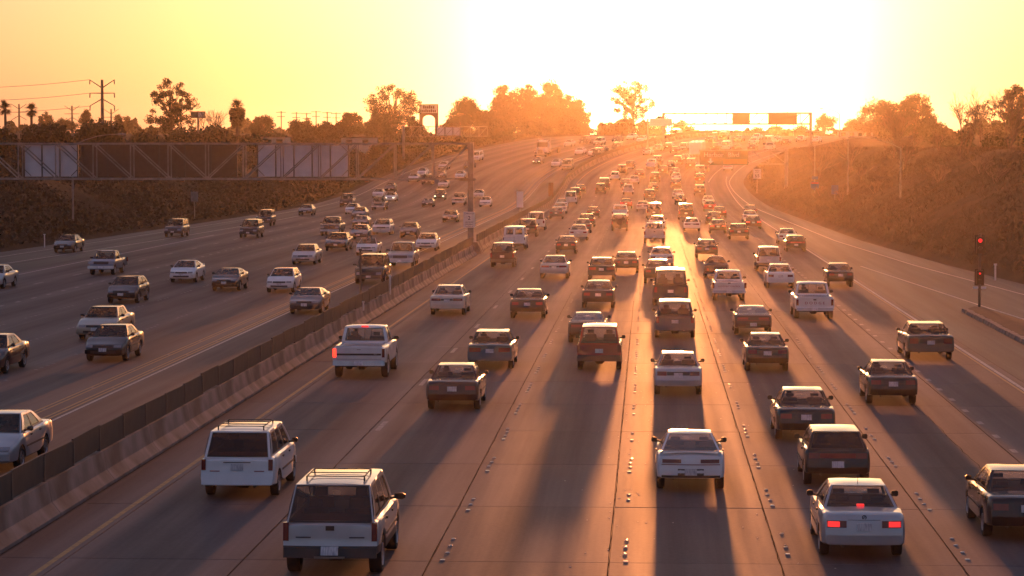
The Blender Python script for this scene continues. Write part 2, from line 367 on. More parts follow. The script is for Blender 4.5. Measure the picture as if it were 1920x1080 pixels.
# ------------------------------------------------------------------ vehicle generator
def lerp(a, b, t): return a + (b-a)*t
def vl(a, b, t): return Vector(a)*(1-t) + Vector(b)*t
ROWF = [(0.0, 0.93), (0.06, 0.985), (0.30, 1.0), (0.60, 1.0), (0.84, 0.98), (0.95, 0.95), (1.0, 0.885)]
COLT = [0.66, 0.33, 0.0, -0.33, -0.66]
class Car:
    """y runs forward from the rear bumper (0) to the nose (L); x right; z up from the road."""
    def __init__(s, **k):
        s.__dict__.update(dict(bow=0.07, nbow=0.16, crown=0.025, sill=0.27, tyw=0.2, wt=0.90, tailtaper=0.90, nosetaper=0.80,
            tail=[(0.2, .14), (.34, .02), (.56, 0.0), (.62, .05), (.9, .09), (1.0, .16)], nose=[(0.2, .12), (.34, .0), (.55, .0), (.66, .05), (.8, .22)],
            swin=None, rwin=(.05, .95, .10, .955), fwin=(.04, .96, .08, .93), rcrown=0.05, gbow=0.07, glass='glass_clear', sglass=None, rearglass=None, belt_trim=True, bulge=0.025))
        s.__dict__.update(k)
        s.hw = s.W/2; s.ya_r = s.ro; s.ya_f = s.ro + s.wb
    def zs(s, y): return interp(s.deck, y)
    def w(s, y):
        t = y/s.L
        return s.hw*interp([(0, s.tailtaper), (.035, lerp(s.tailtaper, 1, .72)), (.10, .985), (.3, 1), (.72, 1), (.88, lerp(s.nosetaper, 1, .85)), (.97, lerp(s.nosetaper, 1, .4)), (1, s.nosetaper)], t)
    def zb(s, y):
        z = s.sill + (.10*max(0.0, 1-y/1.0) if y < 1.0 else 0.0); r = s.wr*1.16
        for ya in (s.ya_r, s.ya_f):
            d = abs(y-ya)
            if d < r: z = max(z, s.wr + math.sqrt(r*r-d*d)*0.96)
        return z
    def endoff(s, z, prof): return interp(prof, z)
    def surf(s, x, z, front=False):
        """y of the tail (or nose) surface at x, z"""
        y0 = s.L if front else 0.0; xw = s.w(y0)
        t = max(-1, min(1, x/xw)); 
        if front: return s.L - s.endoff(z, s.nose) + s.nbow*(1-t*t)
        return s.endoff(z, s.tail) - s.bow*(1-t*t)
    def ring(s, y):
        zs, zb, w = s.zs(y), s.zb(y), s.w(y)
        ft = max(0.0, 1-y/0.55); fn = max(0.0, 1-(s.L-y)/0.7)
        zb = min(zb, zs-.08)
        pts = []
        half = [(w*fw, zb+(zs-zb)*fz, 1.0) for fz, fw in ROWF]
        top = [(w*.885*t, zs+s.crown*(1-t*t), abs(t)) for t in COLT]
        for x, z, t in [(-x, z, 1.0) for x, z, _ in half] + [(-x, z, t) for x, z, t in top] + [(x, z, 1.0) for x, z, _ in reversed(half)]:
            yy = y + ft*(s.endoff(z, s.tail) - s.bow*(1-t*t)) - fn*(s.endoff(z, s.nose) - s.nbow*(1-t*t))
            pts.append(Vector((x, yy, z)))
        return pts
    def stations(s):
        ys = {0, .05, .14, .3, .5, s.L*.5, s.L*.38, s.L*.62, s.L-.6, s.L-.35, s.L-.16, s.L-.05, s.L}
        for y, _ in s.deck: ys.add(y)
        r = s.wr*1.16
        for ya in (s.ya_r, s.ya_f):
            for f in (-1.02, -.99, -.9, -.7, -.4, 0, .4, .7, .9, .99, 1.02): ys.add(ya + f*r)
        g = s.gh
        for y in (g[0], g[4]): ys.add(y)
        ys = sorted(round(y, 3) for y in ys if 0 <= y <= s.L); out = [ys[0]]
        for y in ys[1:]:
            if y - out[-1] > 0.012: out.append(y)
        return out
    def patch(s, c, bows, wins, nu=6, nv=4, axis=1, sign=-1, bulge=0.0):
        """bilinear patch c=[bl,br,tr,tl] with window openings; returns point function and cell lists"""
        def pt(u, v, off=0.0):
            p = vl(vl(c[0], c[1], u), vl(c[3], c[2], u), v)
            b = lerp(bows[0], bows[1], v)*(1-(2*u-1)**2) + bulge*math.sin(math.pi*v) - off
            p[axis] += sign*b
            return p
        us = {i/nu for i in range(nu+1)}; vs_ = {i/nv for i in range(nv+1)}
        for a in wins:
            for e in (0, .012): us |= {a[0]-e, a[1]+e}
            for e in (0, .035): vs_ |= {a[2]-e, a[3]+e}
        us = sorted(x for x in us if 0 <= x <= 1); vs_ = sorted(x for x in vs_ if 0 <= x <= 1)
        def dd(a):
            o = [a[0]]
            for x in a[1:]:
                if x-o[-1] > 1e-4: o.append(x)
            return o
        return pt, dd(us), dd(vs_)
    def build(s, lod):
        """returns list of (part name, mesh, parent index or None, paint flag)"""
        parts = []
        def put(name, mesh, par=None, paintable=False, loc=(0, 0, 0)): parts.append((name, mesh, par, paintable, loc)); return len(parts)-1
        body = MB(); inner = MB(); g = s.gh
        st = s.stations(); rings = [s.ring(y) for y in st]; n = len(rings[0])
        nt_ = len(ROWF)
        base = len(body.v)
        for r in rings: body.v += r
        ilist = []
        for i in range(len(st)-1):
            ym = (st[i]+st[i+1])/2
            for k in range(n-1):
                q = (base+i*n+k, base+i*n+k+1, base+(i+1)*n+k+1, base+(i+1)*n+k)
                top = nt_-1 <= k < n-nt_
                if top and g[0] < ym < g[4]: ilist.append([body.v[j] for j in q]); continue
                body.f.append(q[::-1] if False else q); 
                low = (k == 0 or k == n-2)
                body.m.append(2 if (low or (getattr(s, 'clad', 0) and (k <= 1 or k >= n-3))) else 0)
        for q in ilist: inner.add(q, [(0, 1, 2, 3)])
        # end caps
        for end, r in ((0, rings[0]), (1, rings[-1])):
            ts = [1.0] + COLT + [-1.0]
            rows = []
            for k in range(nt_):
                a, b_ = r[k], r[n-1-k]
                if k == nt_-1: rows.append([r[nt_-1+j] for j in range(7)]); continue
                row = []
                for t in ts:
                    p = vl(a, b_, (1-t)/2); bw = (s.nbow if end else -s.bow)*(1-t*t); p.y += bw; row.append(p)
                rows.append(row)
            m = MB(); m.grid(rows, 0, flip=(end == 1))
            o = len(body.v); body.v += m.v; body.f += [tuple(o+i for i in f) for f in m.f]
            body.m += [2 if (getattr(s, 'clad', 0) and fi < 12) else 0 for fi in range(len(m.f))]
        # greenhouse
        yrb, zrb, yrt, yft, yfb, zfb = g
        xb = s.hw*0.885; xtr = s.hw*s.wtop; xtf = s.hw*s.wtop*.97; rcz = s.rcrown*(.40 if s.H < 1.5 else .8); zt = s.H - rcz
        RB = [(-xb, yrb, zrb-.012), (xb, yrb, zrb-.012)]; FB = [(-xb*.985, yfb, zfb-.012), (xb*.985, yfb, zfb-.012)]
        ztr = zt - (.008 if not s.open_top else 0); RT = [(-xtr, yrt, ztr), (xtr, yrt, ztr)]; FT = [(-xtf, yft, zt), (xtf, yft, zt)]
        swin = s.swin or [(.16, .50, .16, .86), (.53, .86, .16, .86)]
        faces = [('rear_window', [RB[0], RB[1], RT[1], RT[0]], (s.gbow, s.gbow*.8), s.rwin if isinstance(s.rwin, list) else [s.rwin], 1, -1, 0, s.rearglass or s.glass),
                 ('windscreen', [FB[1], FB[0], FT[0], FT[1]], (s.gbow*1.6, s.gbow), [s.fwin], 1, 1, 0, 'glass_dusty'),
                 ('side_window', [FB[0], RB[0], RT[0], FT[0]], (0, 0), [(1-a[1], 1-a[0], a[2], a[3]) for a in swin], 0, -1, s.bulge, s.sglass or s.glass),
                 ('side_window', [RB[1], FB[1], FT[1], RT[1]], (0, 0), swin, 0, 1, s.bulge, s.sglass or s.glass)]
        glassparts = []
        for nm, c, bows, wins, ax, sg, bl, gm in faces:
            if s.open_top and nm != 'windscreen': continue
            pt, us, vs_ = s.patch(c, bows, wins, axis=ax, sign=sg, bulge=bl, nu=6 if lod else 3, nv=3 if lod else 2)
            o = len(body.v)
            for v in vs_:
                for u in us: body.v.append(pt(u, v))
            for j in range(len(vs_)-1):
                for i in range(len(us)-1):
                    um, vm = (us[i]+us[i+1])/2, (vs_[j]+vs_[j+1])/2
                    if any(a[0] < um < a[1] and a[2] < vm < a[3] for a in wins): continue
                    seal = any(a[0]-.0125 < um < a[1]+.0125 and a[2]-.036 < vm < a[3]+.036 for a in wins)
                    body.f.append((o+j*len(us)+i, o+j*len(us)+i+1, o+(j+1)*len(us)+i+1, o+(j+1)*len(us)+i)); body.m.append(1 if seal else 0)
            for a in wins:
                gmsh = MB(); gmsh.grid([[pt(lerp(a[0], a[1], i/4), lerp(a[2], a[3], j/2), 0.012) for i in range(5)] for j in range(3)])
                glassparts.append((nm, gmsh, gm))
        if not s.open_top:
            # roof skin
            rows = []
            for j in range(9):
                f = j/8; row = []
                for i in range(9):
                    t = -1 + i/4
                    a = Vector((xtr*t, yrt - s.gbow*.8*(1-t*t), ztr)); b_ = Vector((xtf*t, yft + s.gbow*(1-t*t), zt))
                    p = vl(a, b_, f); p.z = lerp(ztr, zt, 1-(1-f)**2) + rcz*(1-t**4)*(1-(2*f-1)**2*.85); row.append(p)
                rows.append(row)
            body.grid(rows)
        bm = bmesh.new(); me = body.mesh('body', ['paint_white', 'black_trim', getattr(s, 'lowmat', 'black_trim')])
        bm.from_mesh(me); bmesh.ops.remove_doubles(bm, verts=bm.verts, dist=0.004); bmesh.ops.recalc_face_normals(bm, faces=bm.faces); bm.to_mesh(me); bm.free()
        me.polygons.foreach_set('use_smooth', [True]*len(me.polygons)); me.set_sharp_from_angle(angle=R(38))
        ib = put('body', me, None, True)
        # glass
        for nm, gm_, mt in glassparts: put(nm, gm_.mesh(nm, mt, True))
        # cabin floor, seats, underbody
        und = MB(); und.box(-s.hw*.74, s.hw*.74, s.ya_r+s.wr*1.25, s.ya_f-s.wr*1.25, s.sill+.03, s.zs(s.L*.5)-.1); und.box(-s.hw*.60, s.hw*.60, .22, s.L-.35, s.sill+.12, min(s.zs(.3), s.zs(s.L-.4))-.08)
        put('underbody', und.mesh('underbody', 'black_trim'))
        if inner.v: put('cabin_floor', inner.mesh('cabin_floor', 'interior_dark'))
        beltz = (zrb+zfb)/2
        if s.seats:
            for yy, rear in s.seats:
                sm_ = MB()
                for sx in (-1, 1):
                    xc = sx*s.hw*.42; hh = (s.H-beltz)
                    wd = s.hw*.30; top = beltz + hh*(.18 if rear else .34)
                    sm_.add([(xc-wd, yy-.05, beltz-.25), (xc+wd, yy-.05, beltz-.25), (xc+wd, yy+.1, beltz-.25), (xc-wd, yy+.1, beltz-.25), (xc-wd*.82, yy-.12, top), (xc+wd*.82, yy-.12, top), (xc+wd*.8, yy-.02, top), (xc-wd*.8, yy-.02, top)],
                            [(3,2,1,0),(4,5,6,7),(0,1,5,4),(1,2,6,5),(2,3,7,6),(3,0,4,7)])
                    sm_.box(xc-.12, xc+.12, yy-.13, yy-.03, top+.03, top+hh*.26)
                if rear: sm_.box(-s.hw*.74, s.hw*.74, yy-.05, yy+.1, beltz-.25, beltz+.05)
                put('rear_seat' if rear else 'front_seat', sm_.mesh('seat', 'seat_cloth'))
            if lod >= 1:
                dm = MB(); dm.box(-s.hw*.8, s.hw*.8, yfb-.55, yfb-.2, beltz-.2, beltz+.03); put('dashboard', dm.mesh('dashboard', 'interior_dark'))
        # slabs that follow tail / nose
        def slab(name, x0, x1, z0, z1, mat, front=False, proud=0.018, nx=3, par=None, depth=0.05):
            m = MB(); sg = 1 if front else -1
            a = []; b_ = []
            for j in range(2):
                z = (z0, z1)[j]; a.append([]); b_.append([])
                for i in range(nx+1):
                    x = lerp(x0, x1, i/nx); y = s.surf(x, z, front); a[j].append((x, y+sg*proud, z)); b_[j].append((x, y-sg*depth, z))
            m.grid(a, 0, flip=front)
            m.grid([a[0], b_[0]], 0); m.grid([a[1], b_[1]], 0); m.grid([[r[0] for r in a], [r[0] for r in b_]]); m.grid([[r[-1] for r in a], [r[-1] for r in b_]])
            pf = name in ('rear_bumper', 'front_bumper') and mat in ('grey_plastic', 'paint_white') and not getattr(s, 'clad', 0)
            return put(name, m.mesh(name, mat), par, pf)
        for spec in s.rear:
            nm, x0, x1, z0, z1, mat = spec[:6]; pr = spec[6] if len(spec) > 6 else .018; mn = spec[7] if len(spec) > 7 else 0
            if mn > lod: continue
            if x0 > 0 or nm in ('tail_light',): 
                slab(nm, x0, x1, z0, z1, mat, proud=pr); slab(nm, -x1, -x0, z0, z1, mat, proud=pr)
            else: slab(nm, x0, x1, z0, z1, mat, proud=pr, nx=6)
        for spec in s.front:
            nm, x0, x1, z0, z1, mat = spec[:6]; pr = spec[6] if len(spec) > 6 else .012; mn = spec[7] if len(spec) > 7 else 0
            if mn > lod: continue
            if x0 > 0: slab(nm, x0, x1, z0, z1, mat, True, pr); slab(nm, -x1, -x0, z0, z1, mat, True, pr)
            else: slab(nm, x0, x1, z0, z1, mat, True, pr, 6)
        # mirrors
        if lod >= 1:
            ym = yfb - .38
            for sx in (-1, 1):
                m = MB(); zc = zfb + .09; x0, x1 = s.hw*.93, s.hw*.93 + s.mir
                pr = [(.0, .035), (.08, .058), (.75, .066), (1, .035)]
                rows = []
                for f, h in pr:
                    x = sx*lerp(x0+.03, x1, f); rows.append([(x, ym-.05, zc-h), (x, ym-.05, zc+h), (x, ym+.02, zc+h*.9), (x, ym+.07, zc+h*.3), (x, ym+.07, zc-h*.4), (x, ym+.02, zc-h), (x, ym-.05, zc-h)])
                m.grid(rows); m.add(rows[-1][:6], [(0, 1, 2, 3, 4, 5)]); m.bar((sx*(s.hw*.86), ym, zc-.05), (sx*(x0+.06), ym, zc-.03), .05)
                put('mirror', m.mesh('mirror', 'black_trim', True))
        # wheels
        wmesh = s.wheel_mesh(16 if lod >= 1 else 10); rmesh = s.rim_mesh() if lod >= 1 else None
        for ya in (s.ya_r, s.ya_f):
            for sx in (-1, 1):
                iw = put('wheel', wmesh[sx], None, False, (sx*(s.hw - s.tyw*.55 - .01), ya, s.wr))
                if rmesh: put('rim', rmesh[sx], iw)
        # extras
        for fn in s.extras: fn(s, put, lod)
        return parts
    def wheel_mesh(s, n):
        out = {}
        for sx in (-1, 1):
            m = MB(); w, r = s.tyw/2, s.wr
            prof = [(-w*.8, r*.62), (-w, r*.80), (-w*.95, r*.94), (-w*.72, r), (w*.72, r), (w*.95, r*.94), (w, r*.80), (w*.8, r*.62)]
            m.grid([[(x, rr*math.cos(2*math.pi*k/n), rr*math.sin(2*math.pi*k/n)) for k in range(n+1)] for x, rr in prof])
            for e in (-1, 1): m.add([(e*w*.55, r*.64*math.cos(2*math.pi*k/n), r*.64*math.sin(2*math.pi*k/n)) for k in range(n)], [tuple(range(n))])
            out[sx] = m.mesh('tyre', 'tyre_rubber', True)
        return out
    def rim_mesh(s):
        out = {}
        for sx in (-1, 1):
            m = MB(); n = 20; r = s.wr*.63; x = sx*s.tyw*.5
            m.grid([[(x-sx*d, rr*math.cos(2*math.pi*k/n), rr*math.sin(2*math.pi*k/n)) for k in range(n+1)] for d, rr in ((.03, r), (.0, r*.97), (.03, r*.86))])
            for k in range(5):
                t = 2*math.pi*k/5; c, sn = math.cos(t), math.sin(t); wd = r*.17
                m.add([(x-sx*.015, c*r*.1-sn*wd, sn*r*.1+c*wd), (x-sx*.015, c*r*.1+sn*wd, sn*r*.1-c*wd), (x-sx*.02, c*r*.9+sn*wd*.7, sn*r*.9-c*wd*.7), (x-sx*.02, c*r*.9-sn*wd*.7, sn*r*.9+c*wd*.7)], [(0, 1, 2, 3)])
            m.add([(x-sx*.005, r*.2*math.cos(2*math.pi*k/8), r*.2*math.sin(2*math.pi*k/8)) for k in range(8)], [tuple(range(8))])
            out[sx] = m.mesh('rim', 'alloy')
        return out
# -- extras
def x_rack(y0, y1, wf=.62, bars=4, rails=True):
    def fn(s, put, lod):
        if lod < 2: return
        m = MB(); z = s.H + .06; x = s.hw*s.wtop*wf/.62*.78
        for i in range(bars):
            y = lerp(y0, y1, i/(bars-1)); m.bar((-x, y, z), (x, y, z), .018)
        for sx in (-1, 1):
            m.bar((sx*x, y0, z), (sx*x, y1, z), .02)
            for y in (y0, y1): m.bar((sx*x, y, z-.10), (sx*x, y, z), .03)
        put('roof_rack', m.mesh('roof_rack', 'black_trim'))
    return fn
def x_spoiler(y, z, w=.86, h=.03, posts=True, mat=None):
    def fn(s, put, lod):
        if lod < 1: return
        m = MB(); x = s.hw*w; m.add([(-x, y-.06, z), (x, y-.06, z), (x, y+.12, z-.01), (-x, y+.12, z-.01), (-x, y-.06, z+h), (x, y-.06, z+h), (x, y+.12, z+h*.7), (-x, y+.12, z+h*.7)], [(3,2,1,0),(4,5,6,7),(0,1,5,4),(1,2,6,5),(2,3,7,6),(3,0,4,7)])
        for sx in (-1, 1): m.box(sx*x*.97-.04, sx*x*.97+.04, y-.02, y+.1, z-.09, z+.003)
        put('rear_spoiler', m.mesh('rear_spoiler', 'paint_white'), None, True)
    return fn
def x_spare(z=.95):
    def fn(s, put, lod):
        m = MB(); n = 16; r = .34; y = s.surf(0, z) - .03
        m.grid([[(rr*math.cos(2*math.pi*k/n), y-d, z+rr*math.sin(2*math.pi*k/n)) for k in range(n+1)] for d, rr in ((0, r*.9), (.04, r), (.17, r), (.21, r*.9), (.22, .01))])
        put('spare_wheel', m.mesh('spare_wheel', 'grey_plastic', True))
    return fn
def x_axle(lift=0.0):
    def fn(s, put, lod):
        if lod < 1: return
        m = MB(); m.tube([(-s.hw*.8, s.ya_r, s.wr), (-.2, s.ya_r, s.wr), (-.12, s.ya_r, s.wr), (.12, s.ya_r, s.wr), (.2, s.ya_r, s.wr), (s.hw*.8, s.ya_r, s.wr)], [.05, .05, .14, .14, .05, .05], 8); put('rear_axle', m.mesh('rear_axle', 'black_trim', True))
        e = MB(); e.tube([(s.hw*.45, .12, s.sill+.05), (s.hw*.45, .9, s.sill+.07)], .035, 8); put('exhaust_pipe', e.mesh('exhaust_pipe', 'dark_steel', True))
    return fn
def x_exhaust():
    def fn(s, put, lod):
        if lod < 2: return
        e = MB(); e.tube([(-s.hw*.5, .02, s.sill+.07), (-s.hw*.5, .7, s.sill+.07)], .032, 8); put('exhaust_pipe', e.mesh('exhaust_pipe', 'dark_steel', True))
    return fn
def x_handles(ys):
    def fn(s, put, lod):
        if lod < 2: return
        for sx in (-1, 1):
            for y in ys: m = MB(); m.box(sx*s.hw*.985-.015, sx*s.hw*.985+.02, y-.08, y+.08, s.zs(y)-.13, s.zs(y)-.09); put('door_handle', m.mesh('door_handle', 'black_trim'))
            t = MB(); zt_ = s.sill + (s.zs(s.L*.5)-s.sill)*.42; t.box(sx*s.hw*1.0-.012, sx*s.hw*1.0+.012, s.ya_r+s.wr*1.25, s.ya_f-s.wr*1.25, zt_, zt_+.05); put('side_moulding', t.mesh('side_moulding', 'grey_plastic'))
    return fn
def x_beds(y1):
    def fn(s, put, lod):
        z = s.zs(y1*.5)
        m = MB(); 
        for sx in (-1, 1): m.box(sx*s.hw*.80-.05, sx*s.hw*.80+.05, .12, y1-.05, z-.02, z+.05)
        m.box(-s.hw*.80, s.hw*.80, .08, .14, z-.02, z+.045)
        put('bed_rail', m.mesh('bed_rail', 'paint_white'), None, True)
    return fn
def x_text(txt, x, z, size, mat, lodmin=1, stretch=1.0):
    def fn(s, put, lod):
        if lod < lodmin: return
        put('lettering', text_mesh(txt, size, mat, stretch, thick=.008), None, False, (x, s.surf(x, z)-.006, z))
    return fn
def x_pillarbars(ys):
    def fn(s, put, lod):
        g = s.gh; m = MB(); zt = s.H - s.rcrown
        for x in ys: m.bar((x, g[0]-s.gbow*.9, lerp(g[1], zt, .12)), (x, g[2]-s.gbow*.75, lerp(g[1], zt, .88)), .028)
        put('window_divider', m.mesh('window_divider', 'black_trim'))
    return fn
_txt = {}
def text_mesh(txt, size, mat, stretch=1.0, thick=0.01, rot=True):
    key = (txt, size, mat, stretch)
    if key in _txt: return _txt[key]
    cu = bpy.data.curves.new('lettering', 'FONT'); cu.body = txt; cu.size = size; cu.align_x = 'CENTER'; cu.align_y = 'CENTER'; cu.extrude = thick/2
    o = bpy.data.objects.new('lettering', cu); COL.objects.link(o)
    dg = bpy.context.evaluated_depsgraph_get(); me = bpy.data.meshes.new_from_object(o.evaluated_get(dg))
    bpy.data.objects.remove(o); bpy.data.curves.remove(cu)
    if rot: me.transform(Matrix.Rotation(R(90), 4, 'X') @ Matrix.Diagonal((stretch, 1, 1, 1)))   # reads from -y
    me.materials.clear(); me.materials.append(MATS[mat]); _txt[key] = me
    return me
# ------------------------------------------------------------------ kinds
KIND = {}
PL = ('license_plate', -.15, .15, .0, .0, 'plate_white', .03)
def plate(z, w=.15): return ('license_plate', -w, w, z-.075, z+.075, 'plate_white', .035)
def K(name, label, cat, objname, **k):
    k.setdefault('open_top', False); k.setdefault('extras', []); k.setdefault('mir', .17); k.setdefault('seats', [])
    KIND[name] = (Car(**k), label, cat, objname)
FR_STD = [('headlight', .42, .71, .595, .69, 'clear_lens'), ('grille', -.38, .38, .59, .685, 'black_trim'), ('front_bumper', -.74, .74, .34, .50, 'grey_plastic', .03), ('air_intake', -.5, .5, .36, .45, 'black_trim', .045, 1), ('license_plate', -.15, .15, .44, .58, 'plate_white', .05)]
def sedan(name, L=4.6, Wd=1.74, H=1.40, deck=.98, label='sedan', box=0.0, tl=None, **k):
    gy = [(.95, deck, 1.62, 2.62, 3.42, .93), (1.15, deck, 1.45, 2.72, 3.35, .94)][1 if box else 0]
    sc = L/4.6; gy = (gy[0]*sc, gy[1], gy[2]*sc, gy[3]*sc, gy[4]*sc, gy[5])
    d = dict(L=L, W=Wd, H=H, wb=2.66*sc, ro=1.02*sc, wr=.31, deck=[(0, deck-.04), (.14, deck-.005), (gy[0]-.1, deck), (gy[0], deck), (gy[4], .93), (gy[4]+.2, .92), (L-.5, .80), (L-.12, .70), (L, .60)],
             gh=gy, wtop=.66 if not box else .70, seats=[(gy[0]+.55, True), (gy[0]+1.35, False)],
             rear=(tl or [('tail_light', .42, .74, .70, .84, 'tail_lens'), ('boot_seam', -.72, .72, .605, .62, 'black_trim', .004, 2)]) + [plate(.74), ('rear_bumper', -.76, .76, .40, .57, 'grey_plastic', .02)],
             front=FR_STD, extras=[x_exhaust(), x_handles([gy[0]+.75, gy[0]+1.75])])
    if box: d.update(tail=[(.2, .12), (.34, .0), (.56, .0), (.58, .08), (.95, .10), (1.0, .12)], tailtaper=.95, nosetaper=.93, bow=.03, nbow=.06, gbow=.04, rcrown=.035, bulge=.01)
    d.update(k); K(name, label, 'car', label.replace(' ', '_'), **d)
sedan('sedan')
sedan('sedan_long', L=4.95, Wd=1.84, H=1.42, deck=1.0, tl=[('tail_light', .32, .80, .74, .86, 'tail_lens'), ('tail_panel', -.31, .31, .75, .85, 'grey_plastic')])
sedan('sedan_small', L=4.3, Wd=1.67, H=1.38, deck=.97, tl=[('tail_light', .40, .72, .72, .86, 'tail_lens'), ('garnish', -.39, .39, .73, .85, 'grey_plastic', .012)])
sedan('sedan_box', L=4.8, Wd=1.76, H=1.40, deck=.98, box=1, tl=[('tail_light', .34, .78, .70, .86, 'tail_lens'), ('boot_seam', -.72, .72, .61, .62, 'black_trim', .004, 2)])
sedan('sedan_saloon', L=4.72, Wd=1.75, H=1.41, deck=1.0, box=0, tl=[('tail_light', .36, .76, .72, .86, 'tail_lens'), ('brake_light', .50, .74, .735, .845, 'brake_lit', .024), ('boot_seam', -.33, .33, .872, .88, 'black_trim', .004, 2)])
sedan('sedan_full', L=5.2, Wd=1.9, H=1.42, deck=1.02, box=1, tl=[('tail_light', .50, .84, .66, .90, 'tail_lens'), ('tail_panel', -.48, .48, .66, .90, 'grey_plastic', .012)])
def coupe(name, L=4.4, H=1.32, label='coupe', tl=None, **k):
    deck = .95
    d = dict(L=L, W=1.71, H=H, wb=2.5, ro=.92, wr=.305, deck=[(0, deck-.05), (.16, deck), (.55, deck+.01), (3.3, .90), (3.5, .88), (L-.5, .74), (L-.12, .66), (L, .56)],
             gh=(.52, .96, 1.72, 2.42, 3.35, .90), wtop=.64, seats=[(1.35, True), (2.1, False)], swin=[(.28, .56, .2, .84), (.58, .87, .16, .86)],
             rear=(tl or [('tail_light', .24, .70, .74, .83, 'tail_lens'), ('reflector_strip', -.72, .72, .69, .71, 'tail_lens', .015)]) + [('plate_recess', -.32, .32, .44, .60, 'black_trim', .012), plate(.52), ('lower_valance', -.72, .72, .38, .44, 'black_trim', .012)],
             front=FR_STD, extras=[x_exhaust(), x_handles([2.2])])
    d.update(k); K(name, label, 'car', label, **d)
coupe('coupe', extras=[x_exhaust(), x_handles([2.2]), x_spoiler(.14, 1.0)])
coupe('coupe_low', H=1.26)
coupe('convertible', label='convertible', open_top=True, H=1.34)
def hatch(name, L=4.0, label='hatchback', **k):
    deck = .97
    d = dict(L=L, W=1.67, H=1.38, wb=2.5, ro=.72, wr=.30, deck=[(0, deck-.06), (.12, deck-.01), (.2, deck), (2.95, .93), (3.15, .91), (L-.4, .78), (L-.1, .68), (L, .58)],
             gh=(.16, .97, .72, 2.15, 2.98, .93), wtop=.70, seats=[(.85, True), (1.6, False)], rwin=(.05, .95, .06, .92),
             rear=[('tail_light', .46, .72, .74, .88, 'tail_lens'), ('reflector_strip', -.45, .45, .75, .87, 'decal_red', .012), plate(.60), ('rear_bumper', -.74, .74, .39, .52, 'grey_plastic', .02)],
             front=FR_STD, extras=[x_exhaust(), x_handles([1.5])], swin=[(.14, .46, .18, .86), (.49, .86, .16, .86)])
    d.update(k); K(name, label, 'car', label, **d)
hatch('hatch'); hatch('hatch_dark', glass='glass_tint', rearglass='glass_privacy')
hatch('beetle', L=4.0, label='vintage sedan', W=1.6, H=1.5, gh=(.75, 1.0, 1.25, 1.95, 2.5, 1.0), deck=[(0, .62), (.15, .80), (.4, .93), (.75, 1.0), (2.5, 1.0), (3.2, .92), (3.7, .76), (4.0, .55)], wtop=.56, rcrown=.12, tailtaper=.7, nosetaper=.6, crown=.1, rwin=(.28, .72, .3, .75), rear=[('tail_light', .50, .60, .56, .70, 'tail_lens'), plate(.5), ('rear_bumper', -.7, .7, .36, .43, 'chrome', .07)])
def tall(name, L, Wd, H, belt, label, cat, hood=1.0, wr=.34, rear=None, extras=(), swin=None, yrt=.30, yft=2.9, yfb=None, front=None, **k):
    yfb = yfb or L-1.25
    d = dict(L=L, W=Wd, H=H, wb=L*.58, ro=.98, wr=wr, deck=[(0, belt-.08), (.1, belt-.02), (.14, belt), (yfb, belt-.02), (yfb+.15, belt-.03), (L-.35, hood-.05), (L-.08, hood-.16), (L, hood-.35)],
             gh=(.13, belt, yrt, yft, yfb, belt-.02), wtop=.75, rwin=(.05, .95, .07, .92), swin=swin or [(.08, .33, .12, .88), (.36, .62, .12, .88), (.65, .90, .12, .86)], seats=[(1.25, True), (2.1, False)],
             tail=[(.2, .10), (.34, .0), (.56, .0), (.60, .05), (1.0, .08), (1.1, .1)], tailtaper=.955, bow=.04, gbow=.04, rcrown=.05, sill=.28,
             rear=rear or [('tail_light', .70, .84, .72, 1.0, 'tail_lens'), plate(.78), ('rear_bumper', -.84, .84, .40, .58, 'grey_plastic', .03)],
             front=front or [('headlight', .46, .78, .62, .78, 'clear_lens'), ('grille', -.44, .44, .62, .78, 'black_trim'), ('front_bumper', -.82, .82, .38, .55, 'grey_plastic', .03), ('license_plate', -.15, .15, .45, .58, 'plate_white', .05)],
             extras=[x_axle(), *extras])
    d.update(k); K(name, label, cat, label.replace(' ', '_'), **d)
tall('minivan', 4.55, 1.83, 1.66, 1.02, 'minivan', 'minivan', hood=.98, wr=.31, glass='glass_tint', rearglass='glass_privacy', sglass='glass_tint', wtop=.78, yrt=.52, yft=2.75, yfb=3.75, extras=[x_rack(.7, 2.2), x_handles([1.6, 2.7])], sill=.26,
     rear=[('tail_light', .76, .865, .72, .98, 'tail_lens'), plate(.80), ('rear_bumper', -.86, .86, .38, .60, 'paint_white', .035), ('hatch_seam', -.80, .80, .615, .63, 'decal_dark', .006, 1), ('plate_bar', -.33, .33, .90, .92, 'decal_dark', .012, 2), ('reflector_strip', .42, .66, .69, .71, 'decal_red', .012, 2)])
tall('suv', 5.0, 1.95, 1.86, 1.13, 'suv', 'suv', hood=1.12, wr=.37, tyw=.26, clad=1, lowmat='grey_plastic', glass='glass_tint', rearglass='glass_tint', sglass='glass_tint', wtop=.76, yrt=.55, yft=3.0, yfb=3.85, mir=.26, sill=.40, rwin=(.03, .97, .03, .95),
     extras=[x_rack(1.0, 2.2, .62, 3), x_handles([1.7, 2.8])], tail=[(.2, .12), (.40, .0), (.62, .0), (.66, .06), (1.1, .09), (1.2, .1)],
     rear=[('tail_light', .82, .93, .76, 1.12, 'tail_lens'), ('rear_bumper', -.92, .92, .44, .64, 'grey_plastic', .05), ('license_plate', -.17, .17, .50, .66, 'plate_white', .075), ('bumper_step', -.30, .30, .44, .475, 'chrome', .09, 1), ('tailgate_handle', -.085, .085, .97, 1.06, 'black_trim', .02, 1), ('badge', .38, .68, .82, .845, 'decal_dark', .01, 2)])
